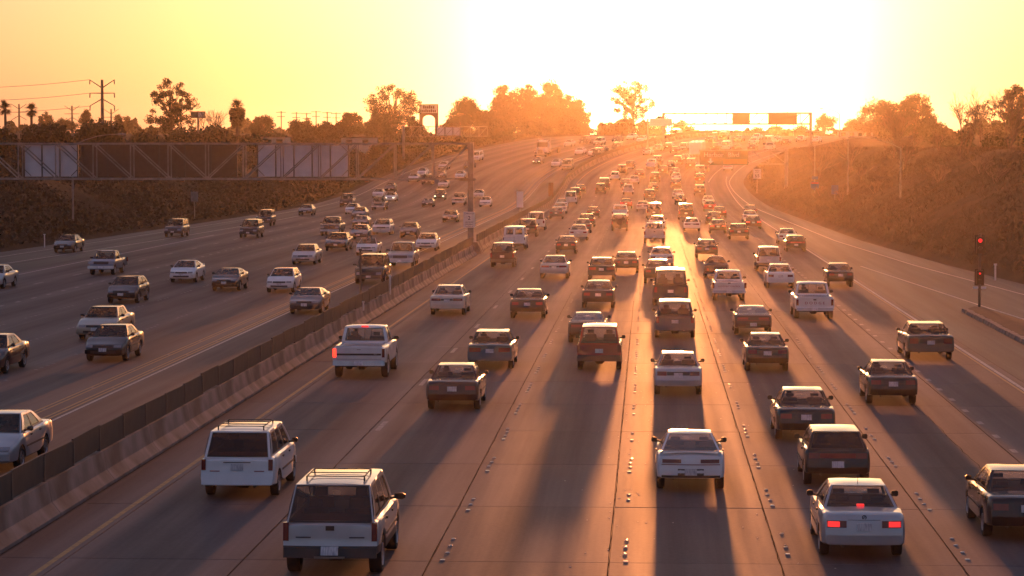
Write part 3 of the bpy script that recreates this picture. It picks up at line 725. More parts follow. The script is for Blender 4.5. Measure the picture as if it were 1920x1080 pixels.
tall('suv_small', 4.2, 1.72, 1.72, 1.06, 'suv', 'suv', hood=1.0, wr=.35, sill=.36, clad=1, yrt=.35, yft=2.4, yfb=3.05, wtop=.76)
tall('suv_spare', 4.2, 1.72, 1.76, 1.06, 'suv', 'suv', hood=1.0, wr=.36, sill=.38, yrt=.35, yft=2.4, yfb=3.05, extras=[x_spare(1.0)])
tall('suv_mid', 4.6, 1.80, 1.70, 1.05, 'suv', 'suv', hood=1.02, wr=.35, sill=.36, clad=1, yrt=.4, yft=2.7, yfb=3.45)
tall('van', 5.2, 2.0, 2.02, 1.18, 'cargo van', 'van', hood=1.1, wr=.36, sill=.34, yrt=.22, yft=3.6, yfb=4.4, wtop=.82, rwin=[(.12, .44, .22, .78), (.56, .88, .22, .78)], swin=[(.84, .96, .2, .85)],
     rear=[('tail_light', .86, .93, .84, 1.05, 'tail_lens'), plate(.72), ('rear_bumper', -.9, .9, .40, .56, 'black_trim', .04), ('door_seam', -.01, .01, .6, 1.15, 'decal_dark', .006, 1)])
tall('van_pass', 4.8, 1.9, 1.92, 1.12, 'passenger van', 'van', hood=1.02, wr=.33, yrt=.28, yft=3.3, yfb=4.0, wtop=.80, rwin=(.06, .94, .08, .90))
tall('wagon', 4.7, 1.76, 1.46, .98, 'station wagon', 'car', hood=.92, wr=.31, yrt=.50, yft=2.75, yfb=3.45, wtop=.72, sill=.25)
def pickup(name, L=5.2, Wd=1.9, H=1.76, bed=2.05, label='pickup truck', belt=1.14, wr=.37, rear=None, extras=(), **k):
    d = dict(L=L, W=Wd, H=H, wb=L*.60, ro=1.12, wr=wr, deck=[(0, belt-.06), (.06, belt-.03), (.1, belt-.02), (bed-.03, belt-.02), (bed, belt), (bed+1.75, belt-.02), (bed+1.95, belt-.03), (L-.3, belt-.12), (L-.06, belt-.2), (L, belt-.4)],
             gh=(bed, belt, bed+.10, bed+.98, bed+1.78, belt-.01), wtop=.75, rwin=(.08, .92, .16, .86), swin=[(.20, .74, .14, .86)], seats=[(bed+.38, False)], gbow=.03, rcrown=.05,
             tail=[(.2, .2), (.40, .02), (.55, .02), (.60, .06), (1.2, .06)], tailtaper=.97, nosetaper=.90, bow=.02, nbow=.06, sill=.44, tyw=.24, mir=.22,
             rear=rear or [('tail_light', .80, .92, .72, 1.02, 'tail_lens'), ('rear_bumper', -.90, .90, .46, .60, 'chrome', .10), ('license_plate', -.15, .15, .47, .60, 'plate_white', .13), ('tailgate_handle', -.07, .07, .97, 1.03, 'black_trim', .015, 1), ('tailgate_seam', -.78, .78, .655, .67, 'decal_dark', .004, 2)],
             front=[('headlight', .52, .86, .74, .90, 'clear_lens'), ('grille', -.50, .50, .72, .90, 'black_trim'), ('front_bumper', -.88, .88, .44, .62, 'chrome', .06), ('license_plate', -.15, .15, .47, .60, 'plate_white', .09)],
             extras=[x_axle(), x_beds(bed), *extras])
    d.update(k); K(name, label, 'pickup truck', label.replace(' ', '_'), **d)
pickup('pickup')
pickup('pickup_stripe', L=5.3, Wd=2.0, H=1.84, belt=1.20, wr=.40, sill=.50, extras=[x_pillarbars([-.26, 0, .26]), x_text('FORD', .55, .905, .09, 'chrome', 2)],
       rear=[('tail_light', .85, .95, .80, 1.12, 'tail_lens'), ('lit_tail_light', -.962, -.84, .80, 1.12, 'indicator_lit', .03), ('tailgate_stripe', -.82, .82, .87, .94, 'black_trim', .01), ('rear_bumper', -.95, .95, .50, .68, 'chrome', .10), ('license_plate', -.16, .16, .52, .66, 'plate_white', .13), ('tailgate_seam', -.82, .82, .725, .735, 'decal_dark', .004, 2), ('tailgate_handle', -.07, .07, 1.075, 1.09, 'black_trim', .01, 1)])
pickup('pickup_dodge', Wd=1.98, H=1.78, extras=[x_pillarbars([-.2, .2]), x_text('D O D G E', 0, .83, .17, 'decal_red', 1, 1.25)])
pickup('pickup_pest', L=4.7, Wd=1.74, H=1.62, belt=1.06, wr=.34, sill=.40, extras=[x_pillarbars([0]), x_text('LLOYD PEST CONTROL', 0, .82, .10, 'decal_red', 1, 1.12)])
pickup('pickup_small', L=4.6, Wd=1.70, H=1.60, belt=1.05, wr=.33, sill=.38, bed=1.85)
KIND['box_truck'] = None; KIND['tractor_truck'] = None
ROWS = [  # kind, colour, lateral offset from the road axis, distance, direction, lane, label
 ('suv', 'silver', -6.23, 50.7, 1, 1, 'silver suv with roof rack and dark bumper, behind the white minivan'),
 ('minivan', 'white', -9.88, 61.9, 1, 0, 'white minivan with roof rack and dark rear window beside the median barrier'),
 ('coupe', 'white', 1.07, 63.7, 1, 3, 'white coupe with rear spoiler and wide tail lights'),
 ('sedan_saloon', 'silver', 4.44, 53.4, 1, 4, 'silver sedan with its red brake lights lit'),
 ('hatch_dark', 'black', 4.75, 64.6, 1, 4, 'black hatchback just ahead of the braking silver sedan'),
 ('sedan', 'black', 8.18, 56.2, 1, 5, 'black sedan cut off by the edge of the picture'),
 ('sedan', 'charcoal', 4.57, 74.7, 1, 4, 'dark sedan just ahead of the black hatchback'),
 ('sedan_small', 'black', 8.06, 85.2, 1, 5, 'black sedan with pale plate beyond the braking silver sedan, one lane over'),
 ('sedan_full', 'brown', 11.26, 103.4, 1, 6, 'big brown sedan with bare flat tail beside the shoulder line'),
 ('sedan_small', 'silver', 1.05, 88.1, 1, 3, 'silver sedan driving ahead of the white spoiler coupe'),
 ('sedan_small', 'charcoal', 4.52, 97.6, 1, 4, 'dark grey sedan beside the silver sedan, one lane towards the shoulder'),
 ('coupe_low', 'maroon', 4.76, 116.5, 1, 4, 'dark maroon coupe just ahead of the dark grey sedan'),
 ('pickup_stripe', 'white', -10.58, 94.3, 1, 0, 'white pickup truck with black tailgate stripe and lit tail light'),
 ('sedan', 'maroon', -6.28, 82.8, 1, 1, 'dark maroon sedan behind the boxy grey sedan'),
 ('sedan_box', 'grey', -6.02, 98.2, 1, 1, 'boxy dark grey sedan ahead of the dark maroon sedan'),
 ('suv_small', 'red', -1.84, 97.9, 1, 2, 'small dark red suv with white plate'),
 ('coupe_low', 'maroon', -2.61, 111.4, 1, 2, 'low maroon coupe half hidden by the dark red suv'),
 ('minivan_grey', 'grey', 1.21, 114.4, 1, 3, 'grey minivan catching the sun on its roof, ahead of silver sedan'),
 ('sedan_long', 'cream', -10.11, 129.5, 1, 0, 'cream sedan with full-width red tail lights near the barrier'),
 ('sedan', 'black', -5.96, 127.3, 1, 1, 'black sedan to the side of the cream sedan'),
 ('sedan', 'charcoal', -2.61, 135.5, 1, 2, 'dark sedan with bright white plate ahead of the maroon coupe'),
 ('van_pass', 'charcoal', 1.22, 138.1, 1, 3, 'tall dark van ahead of the grey minivan'),
 ('pickup_pest', 'white', 4.49, 142.6, 1, 4, 'white pickup truck with pest control lettering on tailgate'),
 ('pickup_dodge', 'white', 8.22, 127.6, 1, 5, 'white pickup truck with red lettering across its tailgate'),
 ('sedan', 'white', 7.97, 155.2, 1, 5, 'white sedan ahead of the lettered pickup truck, one lane inward'),
 ('sedan_small', 'black', 11.66, 156.6, 1, 6, 'black sedan where the slip road joins'),
 ('sedan_long', 'silver', -6.04, 165.8, 1, 1, 'silver sedan with wide red tail lights, ahead of the black sedan'),
 ('sedan_box', 'charcoal', -2.95, 163.3, 1, 2, ''),
 ('sedan', 'charcoal', -1.47, 173.8, 1, 2, ''),
 ('sedan', 'charcoal', 0.61, 160.3, 1, 3, ''),
 ('sedan', 'silver', 0.95, 180.9, 1, 3, ''),
 ('beetle', 'black', 4.43, 166.4, 1, 4, 'rounded black vintage sedan with small rear window'),
 ('suv_mid', 'silver', 8.29, 176.6, 1, 5, ''),
 ('suv_small', 'brown', -10.27, 181.1, 1, 0, 'brown small suv behind the white cargo van'),
 ('van', 'white', -11.06, 212.4, 1, 0, 'white cargo van with two square rear windows near the barrier'),
 ('suv_mid', 'charcoal', -11.38, 242.9, 1, 0, ''),
 ('van_pass', 'silver', -11.46, 263.3, 1, 0, ''),
 ('sedan', 'black', -6.5, 204.1, 1, 1, ''),
 ('sedan', 'silver', -6.31, 233.4, 1, 1, ''),
 ('sedan', 'grey', -6.44, 253.7, 1, 1, ''),
 ('sedan_box', 'charcoal', -6.51, 272.4, 1, 1, ''),
 ('sedan_small', 'charcoal', -6.58, 307.3, 1, 1, ''),
 ('sedan', 'brown', 4.5, 196.8, 1, 4, ''),
 ('pickup', 'silver', 0.58, 228.5, 1, 3, ''),
 ('sedan', 'silver', 0.94, 264.0, 1, 3, ''),
 ('sedan_small', 'white', 4.42, 259.2, 1, 4, ''),
 ('sedan_full', 'charcoal', 8.36, 236.9, 1, 5, ''),
 ('sedan_lit', 'maroon', 6.88, 252.9, 1, 5, ''),
 ('sedan', 'black', 7.21, 282.6, 1, 5, ''),
 ('sedan_lit', 'maroon', 8.57, 308.1, 1, 5, ''),
 ('sedan_lit', 'maroon', 10.88, 266.2, 1, 6, ''),
 ('sedan', 'silver', 11.52, 290.8, 1, 6, ''),
 ('sedan', 'charcoal', 12.65, 317.9, 1, 6, ''),
 ('sedan', 'silver', 12.2, 225.4, 1, 6, ''),
 ('hatch', 'charcoal', 12.02, 209.3, 1, 6, ''),
 ('suv_spare', 'black', -2.87, 260.4, 1, 2, ''),
 ('pickup', 'white', -3.23, 298.5, 1, 2, ''),
 ('sedan_lit', 'red', -3.02, 353.8, 1, 2, ''),
 ('sedan_small', 'silver', -0.7, 338.2, 1, 2, ''),
 ('van_pass', 'grey', 0.7, 305.4, 1, 3, ''),
 ('van_pass', 'charcoal', 4.44, 301.1, 1, 4, ''),
 ('sedan', 'charcoal', 4.67, 369.5, 1, 4, ''),
 ('sedan', 'silver', 4.53, 390.6, 1, 4, ''),
 ('suv_mid', 'brown', 8.06, 401.0, 1, 5, ''),
 ('sedan', 'silver', 8.56, 365.5, 1, 5, ''),
 ('sedan_lit', 'red', 8.15, 338.7, 1, 5, ''),
 ('suv_mid', 'charcoal', 0.23, 385.0, 1, 3, ''),
 ('sedan', 'charcoal', 0.84, 412.4, 1, 3, ''),
 ('sedan', 'grey', -10.83, 302.5, 1, 0, ''),
 ('sedan', 'silver', -11.22, 326.8, 1, 0, ''),
 ('sedan', 'white', -11.83, 351.0, 1, 0, ''),
 ('van_pass', 'silver', -11.2, 371.1, 1, 0, ''),
 ('suv_mid', 'charcoal', -11.13, 390.2, 1, 0, ''),
 ('sedan', 'charcoal', -10.81, 409.0, 1, 0, ''),
 ('suv_spare', 'charcoal', -7.52, 405.7, 1, 1, ''),
 ('van_pass', 'brown', -7.15, 418.6, 1, 1, ''),
 ('pickup_small', 'silver', -3.12, 404.2, 1, 2, ''),
 ('sedan', 'charcoal', -3.72, 424.8, 1, 2, ''),
 ('wagon', 'white', -6.05, 445.2, 1, 1, ''),
 ('suv_spare', 'charcoal', -5.66, 459.1, 1, 1, ''),
 ('pickup_small', 'charcoal', -5.48, 473.0, 1, 1, ''),
 ('sedan', 'silver', -2.42, 435.2, 1, 2, ''),
 ('sedan', 'charcoal', -2.11, 452.2, 1, 2, ''),
 ('pickup', 'white', -1.59, 474.4, 1, 2, ''),
 ('van_pass', 'charcoal', -1.37, 483.2, 1, 2, ''),
 ('suv_mid', 'charcoal', 1.03, 439.6, 1, 3, ''),
 ('sedan', 'black', 1.52, 461.8, 1, 3, ''),
 ('sedan', 'charcoal', 4.59, 426.4, 1, 4, ''),
 ('sedan', 'silver', 4.61, 443.9, 1, 4, ''),
 ('sedan', 'grey', 3.9, 456.4, 1, 4, ''),
 ('sedan', 'charcoal', 2.05, 474.4, 1, 3, ''),
 ('suv_mid', 'black', 2.13, 486.2, 1, 3, ''),
 ('sedan', 'charcoal', 2.51, 495.5, 1, 3, ''),
 ('van_pass', 'black', 5.69, 474.5, 1, 4, ''),
 ('suv_mid', 'charcoal', 8.5, 467.4, 1, 5, ''),
 ('van_pass', 'grey', 8.4, 455.1, 1, 5, ''),
 ('suv_small', 'red', 8.69, 436.8, 1, 5, ''),
 ('sedan', 'charcoal', -3.24, 520.1, 1, 2, ''),
 ('suv_mid', 'silver', -2.87, 528.9, 1, 2, ''),
 ('box_truck', 'white', 3.77, 503.4, 1, 4, 'box truck with tall square cargo body and sunlit roof'),
 ('sedan', 'silver', -7.71, 515.0, 1, 1, ''),
 ('sedan', 'beige', -7.89, 527.1, 1, 1, ''),
 ('wagon', 'charcoal', -6.87, 532.9, 1, 1, ''),
 ('hatch', 'white', 12.81, 470.2, 1, 6, 'white hatchback alone on the curving exit lane'),
 ('sedan', 'black', 2.83, 532.5, 1, 3, ''),
 ('van_pass', 'silver', 5.46, 530.7, 1, 4, ''),
 ('sedan', 'black', 8.25, 527.1, 1, 5, ''),
 ('sedan', 'beige', 1.88, 561.0, 1, 3, ''),
 ('sedan', 'charcoal', 11.13, 528.9, 1, 6, ''),
 ('sedan', 'silver', 7.25, 551.2, 1, 5, ''),
 ('sedan', 'white', 4.41, 567.2, 1, 4, ''),
 ('pickup', 'silver', 14.62, 528.9, 1, 6, ''),
 ('van', 'beige', 10.82, 549.3, 1, 6, ''),
 ('sedan', 'white', 10.96, 557.0, 1, 6, ''),
 ('sedan', 'charcoal', 14.45, 549.3, 1, 6, ''),
 ('sedan', 'silver', 15.32, 561.0, 1, 6, ''),
 ('sedan', 'white', 19.46, 557.0, 1, 6, ''),
 ('sedan', 'charcoal', -3.43, 557.1, 1, 2, ''),
 ('suv_mid', 'charcoal', -3.55, 569.4, 1, 2, ''),
 ('sedan', 'silver', -17.33, 66.5, -1, 0, 'silver sedan in the carpool lane, cut off by the picture edge'),
 ('sedan_small', 'charcoal', -21.49, 100.8, -1, 1, 'dark sedan with slim headlights beside the double yellow line'),
 ('sedan_box', 'beige', -24.28, 112.1, -1, 2, 'boxy beige sedan with round headlights behind the dark sedan'),
 ('sedan', 'maroon', -24.9, 94.9, -1, 2, 'dark maroon sedan cut off by the picture edge'),
 ('hatch', 'charcoal', -28.6, 138.4, -1, 3, 'dark hatchback with white plate following the boxy beige sedan'),
 ('pickup_small', 'blue', -36.34, 169.1, -1, 5, 'grey-blue pickup truck near the off-ramp line'),
 ('coupe', 'white', -29.22, 160.0, -1, 3, 'white coupe beside the dark low coupe'),
 ('coupe_low', 'charcoal', -24.95, 150.6, -1, 2, 'dark low coupe beside the white coupe'),
 ('sedan', 'silver', -39.51, 152.1, -1, 6, 'sedan at the picture edge, farther back'),
 ('sedan', 'charcoal', -47.16, 205.1, -1, 7, 'dark sedan on the off-ramp below the ivy bank'),
 ('suv_mid', 'grey', -44.93, 241.1, -1, 7, 'grey suv on the off-ramp with bright bumper'),
 ('suv_mid', 'charcoal', -37.35, 238.6, -1, 5, 'dark suv just inside the off-ramp line'),
 ('suv_small', 'black', -41.36, 274.2, -1, 6, ''),
 ('sedan', 'charcoal', -42.64, 317.5, -1, 6, ''),
 ('van_pass', 'brown', -42.42, 359.2, -1, 6, ''),
 ('hatch', 'white', -21.49, 149.1, -1, 1, 'white hatchback with dark lower bumper beside double yellow line'),
 ('coupe_low', 'grey', -17.42, 130.0, -1, 0, 'dark grey coupe in the carpool lane beside the barrier'),
 ('suv', 'green', -17.26, 158.7, -1, 0, 'dark green suv with chrome grille in the carpool lane'),
 ('pickup', 'silver', -17.33, 179.2, -1, 0, 'silver pickup truck following the dark green suv'),
 ('convertible', 'white', -22.02, 200.2, -1, 1, 'white convertible with open roof'),
 ('sedan_box', 'white', -18.18, 209.8, -1, 0, 'white sedan following the silver pickup in the carpool lane'),
 ('sedan_box', 'silver', -24.88, 184.5, -1, 2, 'boxy silver sedan with upright grille'),
 ('sedan_full', 'charcoal', -25.54, 209.4, -1, 2, ''),
 ('sedan', 'grey', -26.43, 233.7, -1, 2, ''),
 ('wagon', 'white', -25.86, 248.1, -1, 2, 'white station wagon beside a dark sedan, beyond the open convertible'),
 ('sedan', 'charcoal', -22.4, 239.4, -1, 1, ''),
 ('pickup', 'charcoal', -30.47, 244.8, -1, 3, ''),
 ('coupe_low', 'black', -30.34, 269.3, -1, 3, ''),
 ('sedan', 'grey', -34.13, 301.3, -1, 4, ''),
 ('sedan', 'white', -37.45, 322.8, -1, 5, ''),
 ('pickup', 'grey', -36.36, 344.7, -1, 5, ''),
 ('sedan', 'white', -41.54, 393.1, -1, 6, ''),
 ('sedan_head', 'white', -38.35, 380.2, -1, 6, 'white sedan with a headlight on'),
 ('sedan', 'charcoal', -41.6, 411.6, -1, 6, ''),
 ('coupe_low', 'charcoal', -31.0, 359.7, -1, 4, ''),
 ('suv_head', 'charcoal', -31.34, 384.2, -1, 4, 'dark suv with both headlights on'),
 ('pickup', 'beige', -27.13, 366.4, -1, 3, ''),
 ('sedan_box', 'charcoal', -22.37, 289.0, -1, 1, ''),
 ('sedan', 'silver', -25.84, 389.8, -1, 2, ''),
 ('sedan_small', 'white', -22.88, 360.0, -1, 1, ''),
 ('sedan', 'white', -40.61, 440.6, -1, 6, ''),
 ('sedan', 'white', -41.13, 456.0, -1, 6, ''),
 ('suv_mid', 'charcoal', -37.46, 433.3, -1, 5, ''),
 ('sedan', 'grey', -36.98, 449.1, -1, 5, ''),
 ('sedan', 'silver', -39.86, 472.7, -1, 6, ''),
 ('sedan', 'silver', -33.86, 422.8, -1, 4, ''),
 ('sedan', 'white', -33.35, 447.8, -1, 4, ''),
 ('van_pass', 'white', -38.29, 496.9, -1, 5, ''),
 ('sedan', 'charcoal', -35.59, 475.6, -1, 5, ''),
 ('tractor_truck', 'white', -28.05, 509.9, -1, 3, 'white tractor truck with a flatbed trailer'),
 ('sedan_head', 'charcoal', -24.68, 487.6, -1, 2, ''),
 ('sedan', 'white', -20.02, 480.1, -1, 1, ''),
 ('van_pass', 'beige', -16.81, 471.4, -1, 0, ''),
 ('sedan', 'silver', -30.34, 543.6, -1, 3, ''),
 ('suv_mid', 'charcoal', -29.62, 553.2, -1, 3, ''),
 ('sedan', 'white', -21.74, 516.6, -1, 1, ''),
 ('sedan', 'white', -18.39, 513.3, -1, 0, ''),
 ('sedan', 'charcoal', -18.27, 521.8, -1, 0, ''),
 ('van_pass', 'charcoal', -16.0, 505.0, -1, 0, ''),
 ('suv_mid', 'silver', -24.98, 547.4, -1, 2, ''),
 ('sedan', 'charcoal', -24.75, 561.1, -1, 2, ''),
 ('sedan', 'white', -23.97, 569.5, -1, 2, ''),
 ('sedan', 'white', -18.85, 559.1, -1, 0, ''),
 ('van_pass', 'charcoal', -16.0, 525.3, -1, 0, ''),
 ('sedan', 'silver', -16.02, 557.1, -1, 0, ''),
 ('sedan', 'white', -16.0, 569.5, -1, 0, ''),
 ('van', 'white', -16.0, 575.3, -1, 0, ''),
]
tall('minivan_grey', 4.55, 1.83, 1.68, 1.02, 'minivan', 'minivan', hood=.98, wr=.32, wtop=.76, yrt=.45, yft=2.7, yfb=3.7, sill=.30, extras=[x_handles([1.6, 2.7])])
sedan('sedan_lit', tl=[('tail_light', .34, .76, .72, .86, 'tail_lens'), ('brake_light', .42, .74, .735, .845, 'indicator_lit', .024)])
sedan('sedan_head', front=[('headlight', .42, .66, .58, .68, 'head_lit', .03)] + FR_STD[1:])
tall('suv_head', 4.6, 1.80, 1.70, 1.05, 'suv', 'suv', hood=1.02, wr=.35, sill=.36, yrt=.4, yft=2.7, yfb=3.45, front=[('headlight', .5, .74, .64, .78, 'head_lit', .03), ('grille', -.44, .44, .62, .78, 'black_trim'), ('front_bumper', -.82, .82, .38, .55, 'grey_plastic', .03)])
# nose emblem ring on the braking saloon's boot
def x_roundel(s, put, lod):
    m = MB(); n = 18; z = .93; y = s.surf(0, z) - .006
    m.grid([[(r*math.cos(2*math.pi*k/n), y-d, z+r*math.sin(2*math.pi*k/n)) for k in range(n+1)] for r, d in ((.048, 0), (.048, .008), (.034, .008), (.034, 0))])
    put('boot_emblem_ring', m.mesh('boot_emblem_ring', 'black_trim'))
    c = MB(); c.add([(x, y-.004, z+zz) for x, zz in ((0, 0), (.033, 0), (.023, .023), (0, .033), (-.033, 0), (-.023, -.023), (0, -.033))], [(0, 1, 2, 3), (0, 4, 5, 6)]); put('boot_emblem_centre', c.mesh('boot_emblem_centre', 'clear_lens'))
def x_highbrake(s, put, lod):
    m = MB(); g = s.gh; z = g[1] + .035; m.box(-.075, .075, g[0]+.02, g[0]+.10, z-.02, z+.035); put('high_brake_light', m.mesh('high_brake_light', 'brake_lit'))
def x_antenna(s, put, lod):
    m = MB(); m.tube([(0, s.gh[2]+.1, s.H-.02), (0, s.gh[2]-.02, s.H+.28)], .006, 5); put('antenna', m.mesh('antenna', 'black_trim'))
KIND['sedan_saloon'][0].extras += [x_roundel, x_highbrake, x_antenna]
def x_roofbrake(s, put, lod):
    m = MB(); m.box(-.13, .13, s.gh[2]-.06, s.gh[2]+.02, s.H-.075, s.H-.02); put('high_brake_light', m.mesh('high_brake_light', 'brake_lit'))
KIND['pickup_stripe'][0].extras += [x_roofbrake]
def x_lightbar(s, put, lod):
    m = MB()
    for i in range(5): x = (i-2)*.26; m.box(x-.09, x+.09, s.gh[3]-.1, s.gh[3], s.H, s.H+.10)
    put('roof_lamp', m.mesh('roof_lamp', 'black_trim'))
# ------------------------------------------------------------------ trucks
def wheel_set(put, c, ys):
    wm = c.wheel_mesh(14)
    for y in ys:
        for sx in (-1, 1): put('wheel', wm[sx], None, False, (sx*(c.hw - .16), y, c.wr))
class Tmp: pass
def truck_wheel(r, w):
    return Car(L=7, W=2.4, H=3, wb=4, ro=1, wr=r, tyw=w, deck=[(0, 1)], gh=(0, 1, 1, 1, 1, 1), wtop=.8, rear=[], front=[], open_top=False, extras=[], mir=.2, seats=[])
def box_truck():
    parts = []
    def put(name, mesh, par=None, p=False, loc=(0, 0, 0)): parts.append((name, mesh, par, p, loc)); return len(parts)-1
    c = truck_wheel(.45, .3)
    m = MB(); m.box(-1.22, 1.22, 0, 5.2, 1.0, 3.45); put('cargo_box', m.mesh('cargo_box', 'paint_white'), None, True)
    for x in (-1.225, 1.185): m = MB(); m.box(x, x+.04, -.02, .03, .98, 3.47); put('corner_post', m.mesh('corner_post', 'aluminium_panel'))
    m = MB(); m.box(-1.1, 1.1, -.03, .0, 1.1, 3.3); put('roller_door', m.mesh('roller_door', 'aluminium_panel'))
    m = MB(); m.box(-.45, .45, -.2, 7.0, .55, .98); m.box(-1.2, 1.2, -.12, .0, .55, .70); put('chassis', m.mesh('chassis', 'black_trim'))
    m = MB(); m.add([(-1.0, 5.3, .5), (1.0, 5.3, .5), (1.0, 7.2, .5), (-1.0, 7.2, .5), (-1.0, 5.3, 2.2), (1.0, 5.3, 2.2), (.95, 6.0, 2.2), (-.95, 6.0, 2.2), (1.0, 7.2, 1.2), (-1.0, 7.2, 1.2), (1.0, 6.5, 1.35), (-1.0, 6.5, 1.35)],
          [(0, 1, 5, 4), (1, 2, 8, 10, 6, 5), (0, 4, 7, 11, 9, 3), (4, 5, 6, 7), (7, 6, 10, 11), (11, 10, 8, 9), (3, 9, 8, 2)]); put('cab', m.mesh('cab', 'paint_white'), None, True)
    for sx in (-1, 1): m = MB(); m.box(sx*1.0-.08, sx*1.0+.08, -.14, -.1, .72, .88); put('tail_light', m.mesh('tail_light', 'tail_lens'))
    wheel_set(put, c, [1.2, 6.2])
    return parts, 1.2, 6.2
def tractor():
    parts = []
    def put(name, mesh, par=None, p=False, loc=(0, 0, 0)): parts.append((name, mesh, par, p, loc)); return len(parts)-1
    c = truck_wheel(.5, .32)
    # nose at y=16, trailer bed to y=0
    m = MB(); m.box(-1.25, 1.25, 0, 10.5, 1.15, 1.4); m.box(-.5, .5, 0, 10.5, .8, 1.15); put('flatbed', m.mesh('flatbed', 'dark_steel'))
    m = MB(); m.add([(-1.15, 10.8, .7), (1.15, 10.8, .7), (1.15, 13.2, .7), (-1.15, 13.2, .7), (-1.15, 10.8, 2.95), (1.15, 10.8, 2.95), (1.1, 12.7, 2.95), (-1.1, 12.7, 2.95), (1.15, 13.2, 1.85), (-1.15, 13.2, 1.85)],
          [(0, 1, 5, 4), (1, 2, 8, 6, 5), (0, 4, 7, 9, 3), (4, 5, 6, 7), (3, 9, 8, 2)]); m.box(-.8, .8, 11.0, 12.4, 2.95, 3.25); put('cab', m.mesh('cab', 'paint_white'), None, True)
    m = MB(); m.add([(-1.1, 12.72, 2.85), (1.1, 12.72, 2.85), (1.12, 13.21, 1.9), (-1.12, 13.21, 1.9)], [(0, 1, 2, 3)]); put('windscreen', m.mesh('windscreen', 'glass_tint'))
    m = MB(); m.add([(-.75, 13.2, .6), (.75, 13.2, .6), (.7, 15.2, .6), (-.7, 15.2, .6), (-.75, 13.2, 1.85), (.75, 13.2, 1.85), (.62, 15.2, 1.6), (-.62, 15.2, 1.6)], [(4, 5, 6, 7), (1, 2, 6, 5), (0, 4, 7, 3), (2, 3, 7, 6)]); put('bonnet', m.mesh('bonnet', 'paint_white'), None, True)
    m = MB(); m.box(-.5, .5, 15.2, 15.24, .7, 1.5); put('grille', m.mesh('grille', 'chrome'))
    m = MB(); m.box(-1.2, 1.2, 15.1, 15.35, .38, .66); put('front_bumper', m.mesh('front_bumper', 'chrome'))
    for sx in (-1, 1):
        m = MB(); m.box(sx*.98-.22, sx*.98+.22, 14.1, 15.1, .95, 1.12); put('fender', m.mesh('fender', 'paint_white'), None, True)
        m = MB(); m.box(sx*.9-.13, sx*.9+.13, 15.1, 15.16, .82, 1.0); put('headlight', m.mesh('headlight', 'clear_lens'))
        m = MB(); m.tube([(sx*1.25, 10.7, .8), (sx*1.25, 10.7, 3.6)], .07, 8); put('exhaust_stack', m.mesh('exhaust_stack', 'chrome'))
    wheel_set(put, c, [1.2, 2.5, 10.3, 11.5, 14.6])
    return parts, 1.2, 14.6
# ------------------------------------------------------------------ put the traffic on the road
ORD = 'first second third fourth fifth sixth seventh eighth ninth tenth eleventh twelfth thirteenth fourteenth fifteenth sixteenth seventeenth eighteenth nineteenth twentieth'.split()
CNAME = dict(charcoal='dark grey', black='black', grey='grey', silver='silver', white='white', cream='cream', maroon='maroon', red='red', green='dark green', brown='brown', beige='beige', blue='grey-blue', navy='dark blue')
KCACHE = {}
def kind_parts(k, lod):
    if (k, lod) not in KCACHE:
        if k == 'box_truck': KCACHE[k, lod] = box_truck()
        elif k == 'tractor_truck': KCACHE[k, lod] = tractor()
        else:
            c = KIND[k][0]; KCACHE[k, lod] = (c.build(lod), c.ya_r, c.ya_f)
    return KCACHE[k, lod]
VEH = {}
def place(k, col, u, y, dr, label):
    lod = 2 if y < 118 else 1 if y < 265 else 0
    parts, ya_r, ya_f = kind_parts(k, lod)
    if k == 'box_truck': nm, cat = 'box_truck', 'truck'
    elif k == 'tractor_truck': nm, cat = 'tractor_truck', 'truck'
    else: nm, cat = KIND[k][3], KIND[k][2]
    h = heading(y); pitch = math.atan((road_z(y+3)-road_z(y-3))/6)
    base = P(u, y)
    axis = ya_r if dr > 0 else ya_f
    e = empty(nm, base)
    e.rotation_mode = 'XYZ'
    rz = -h if dr > 0 else math.pi - h
    e.rotation_euler = (pitch*dr, 0, rz)
    q_ = random.Random(int(y*10)); e.scale = (q_.uniform(.98, 1.03), q_.uniform(.97, 1.03), q_.uniform(.97, 1.04)) if y > 118 else (1, 1, 1)
    tag(e, label, cat, 'traffic driving away' if dr > 0 else 'oncoming traffic')
    objs = []
    for name, me, par, pf, loc in parts:
        o = bpy.data.objects.new(name, me); COL.objects.link(o)
        if par is None: o.parent = e; o.location = (loc[0], loc[1]-axis, loc[2])
        else: o.parent = objs[par]; o.location = (0, 0, 0)
        if pf:
            s = o.material_slots[0]; s.link = 'OBJECT'; s.material = MATS['paint_' + col]
        objs.append(o)
    VEH[label] = (e, k, axis)
    return e
counts = {}
for k, col, u, y, dr, ln, lab in sorted(ROWS, key=lambda r: r[3]):
    key = (dr, ln); i = counts.get(key, 0); counts[key] = i+1
    if not lab:
        kl = {'box_truck': 'box truck', 'tractor_truck': 'tractor truck'}.get(k) or KIND[k][1]
        if dr > 0: lab = '%s %s, %s vehicle up the %s lane from the median barrier, driving away' % (CNAME[col], kl, ORD[i], ORD[ln])
        elif ln == 0: lab = '%s %s, %s oncoming vehicle up the carpool lane beside the barrier' % (CNAME[col], kl, ORD[i])
        else: lab = '%s %s, %s oncoming vehicle up the %s lane beyond the double yellow line' % (CNAME[col], kl, ORD[i], ORD[ln-1])
    place(k, col, u, y, dr, lab)
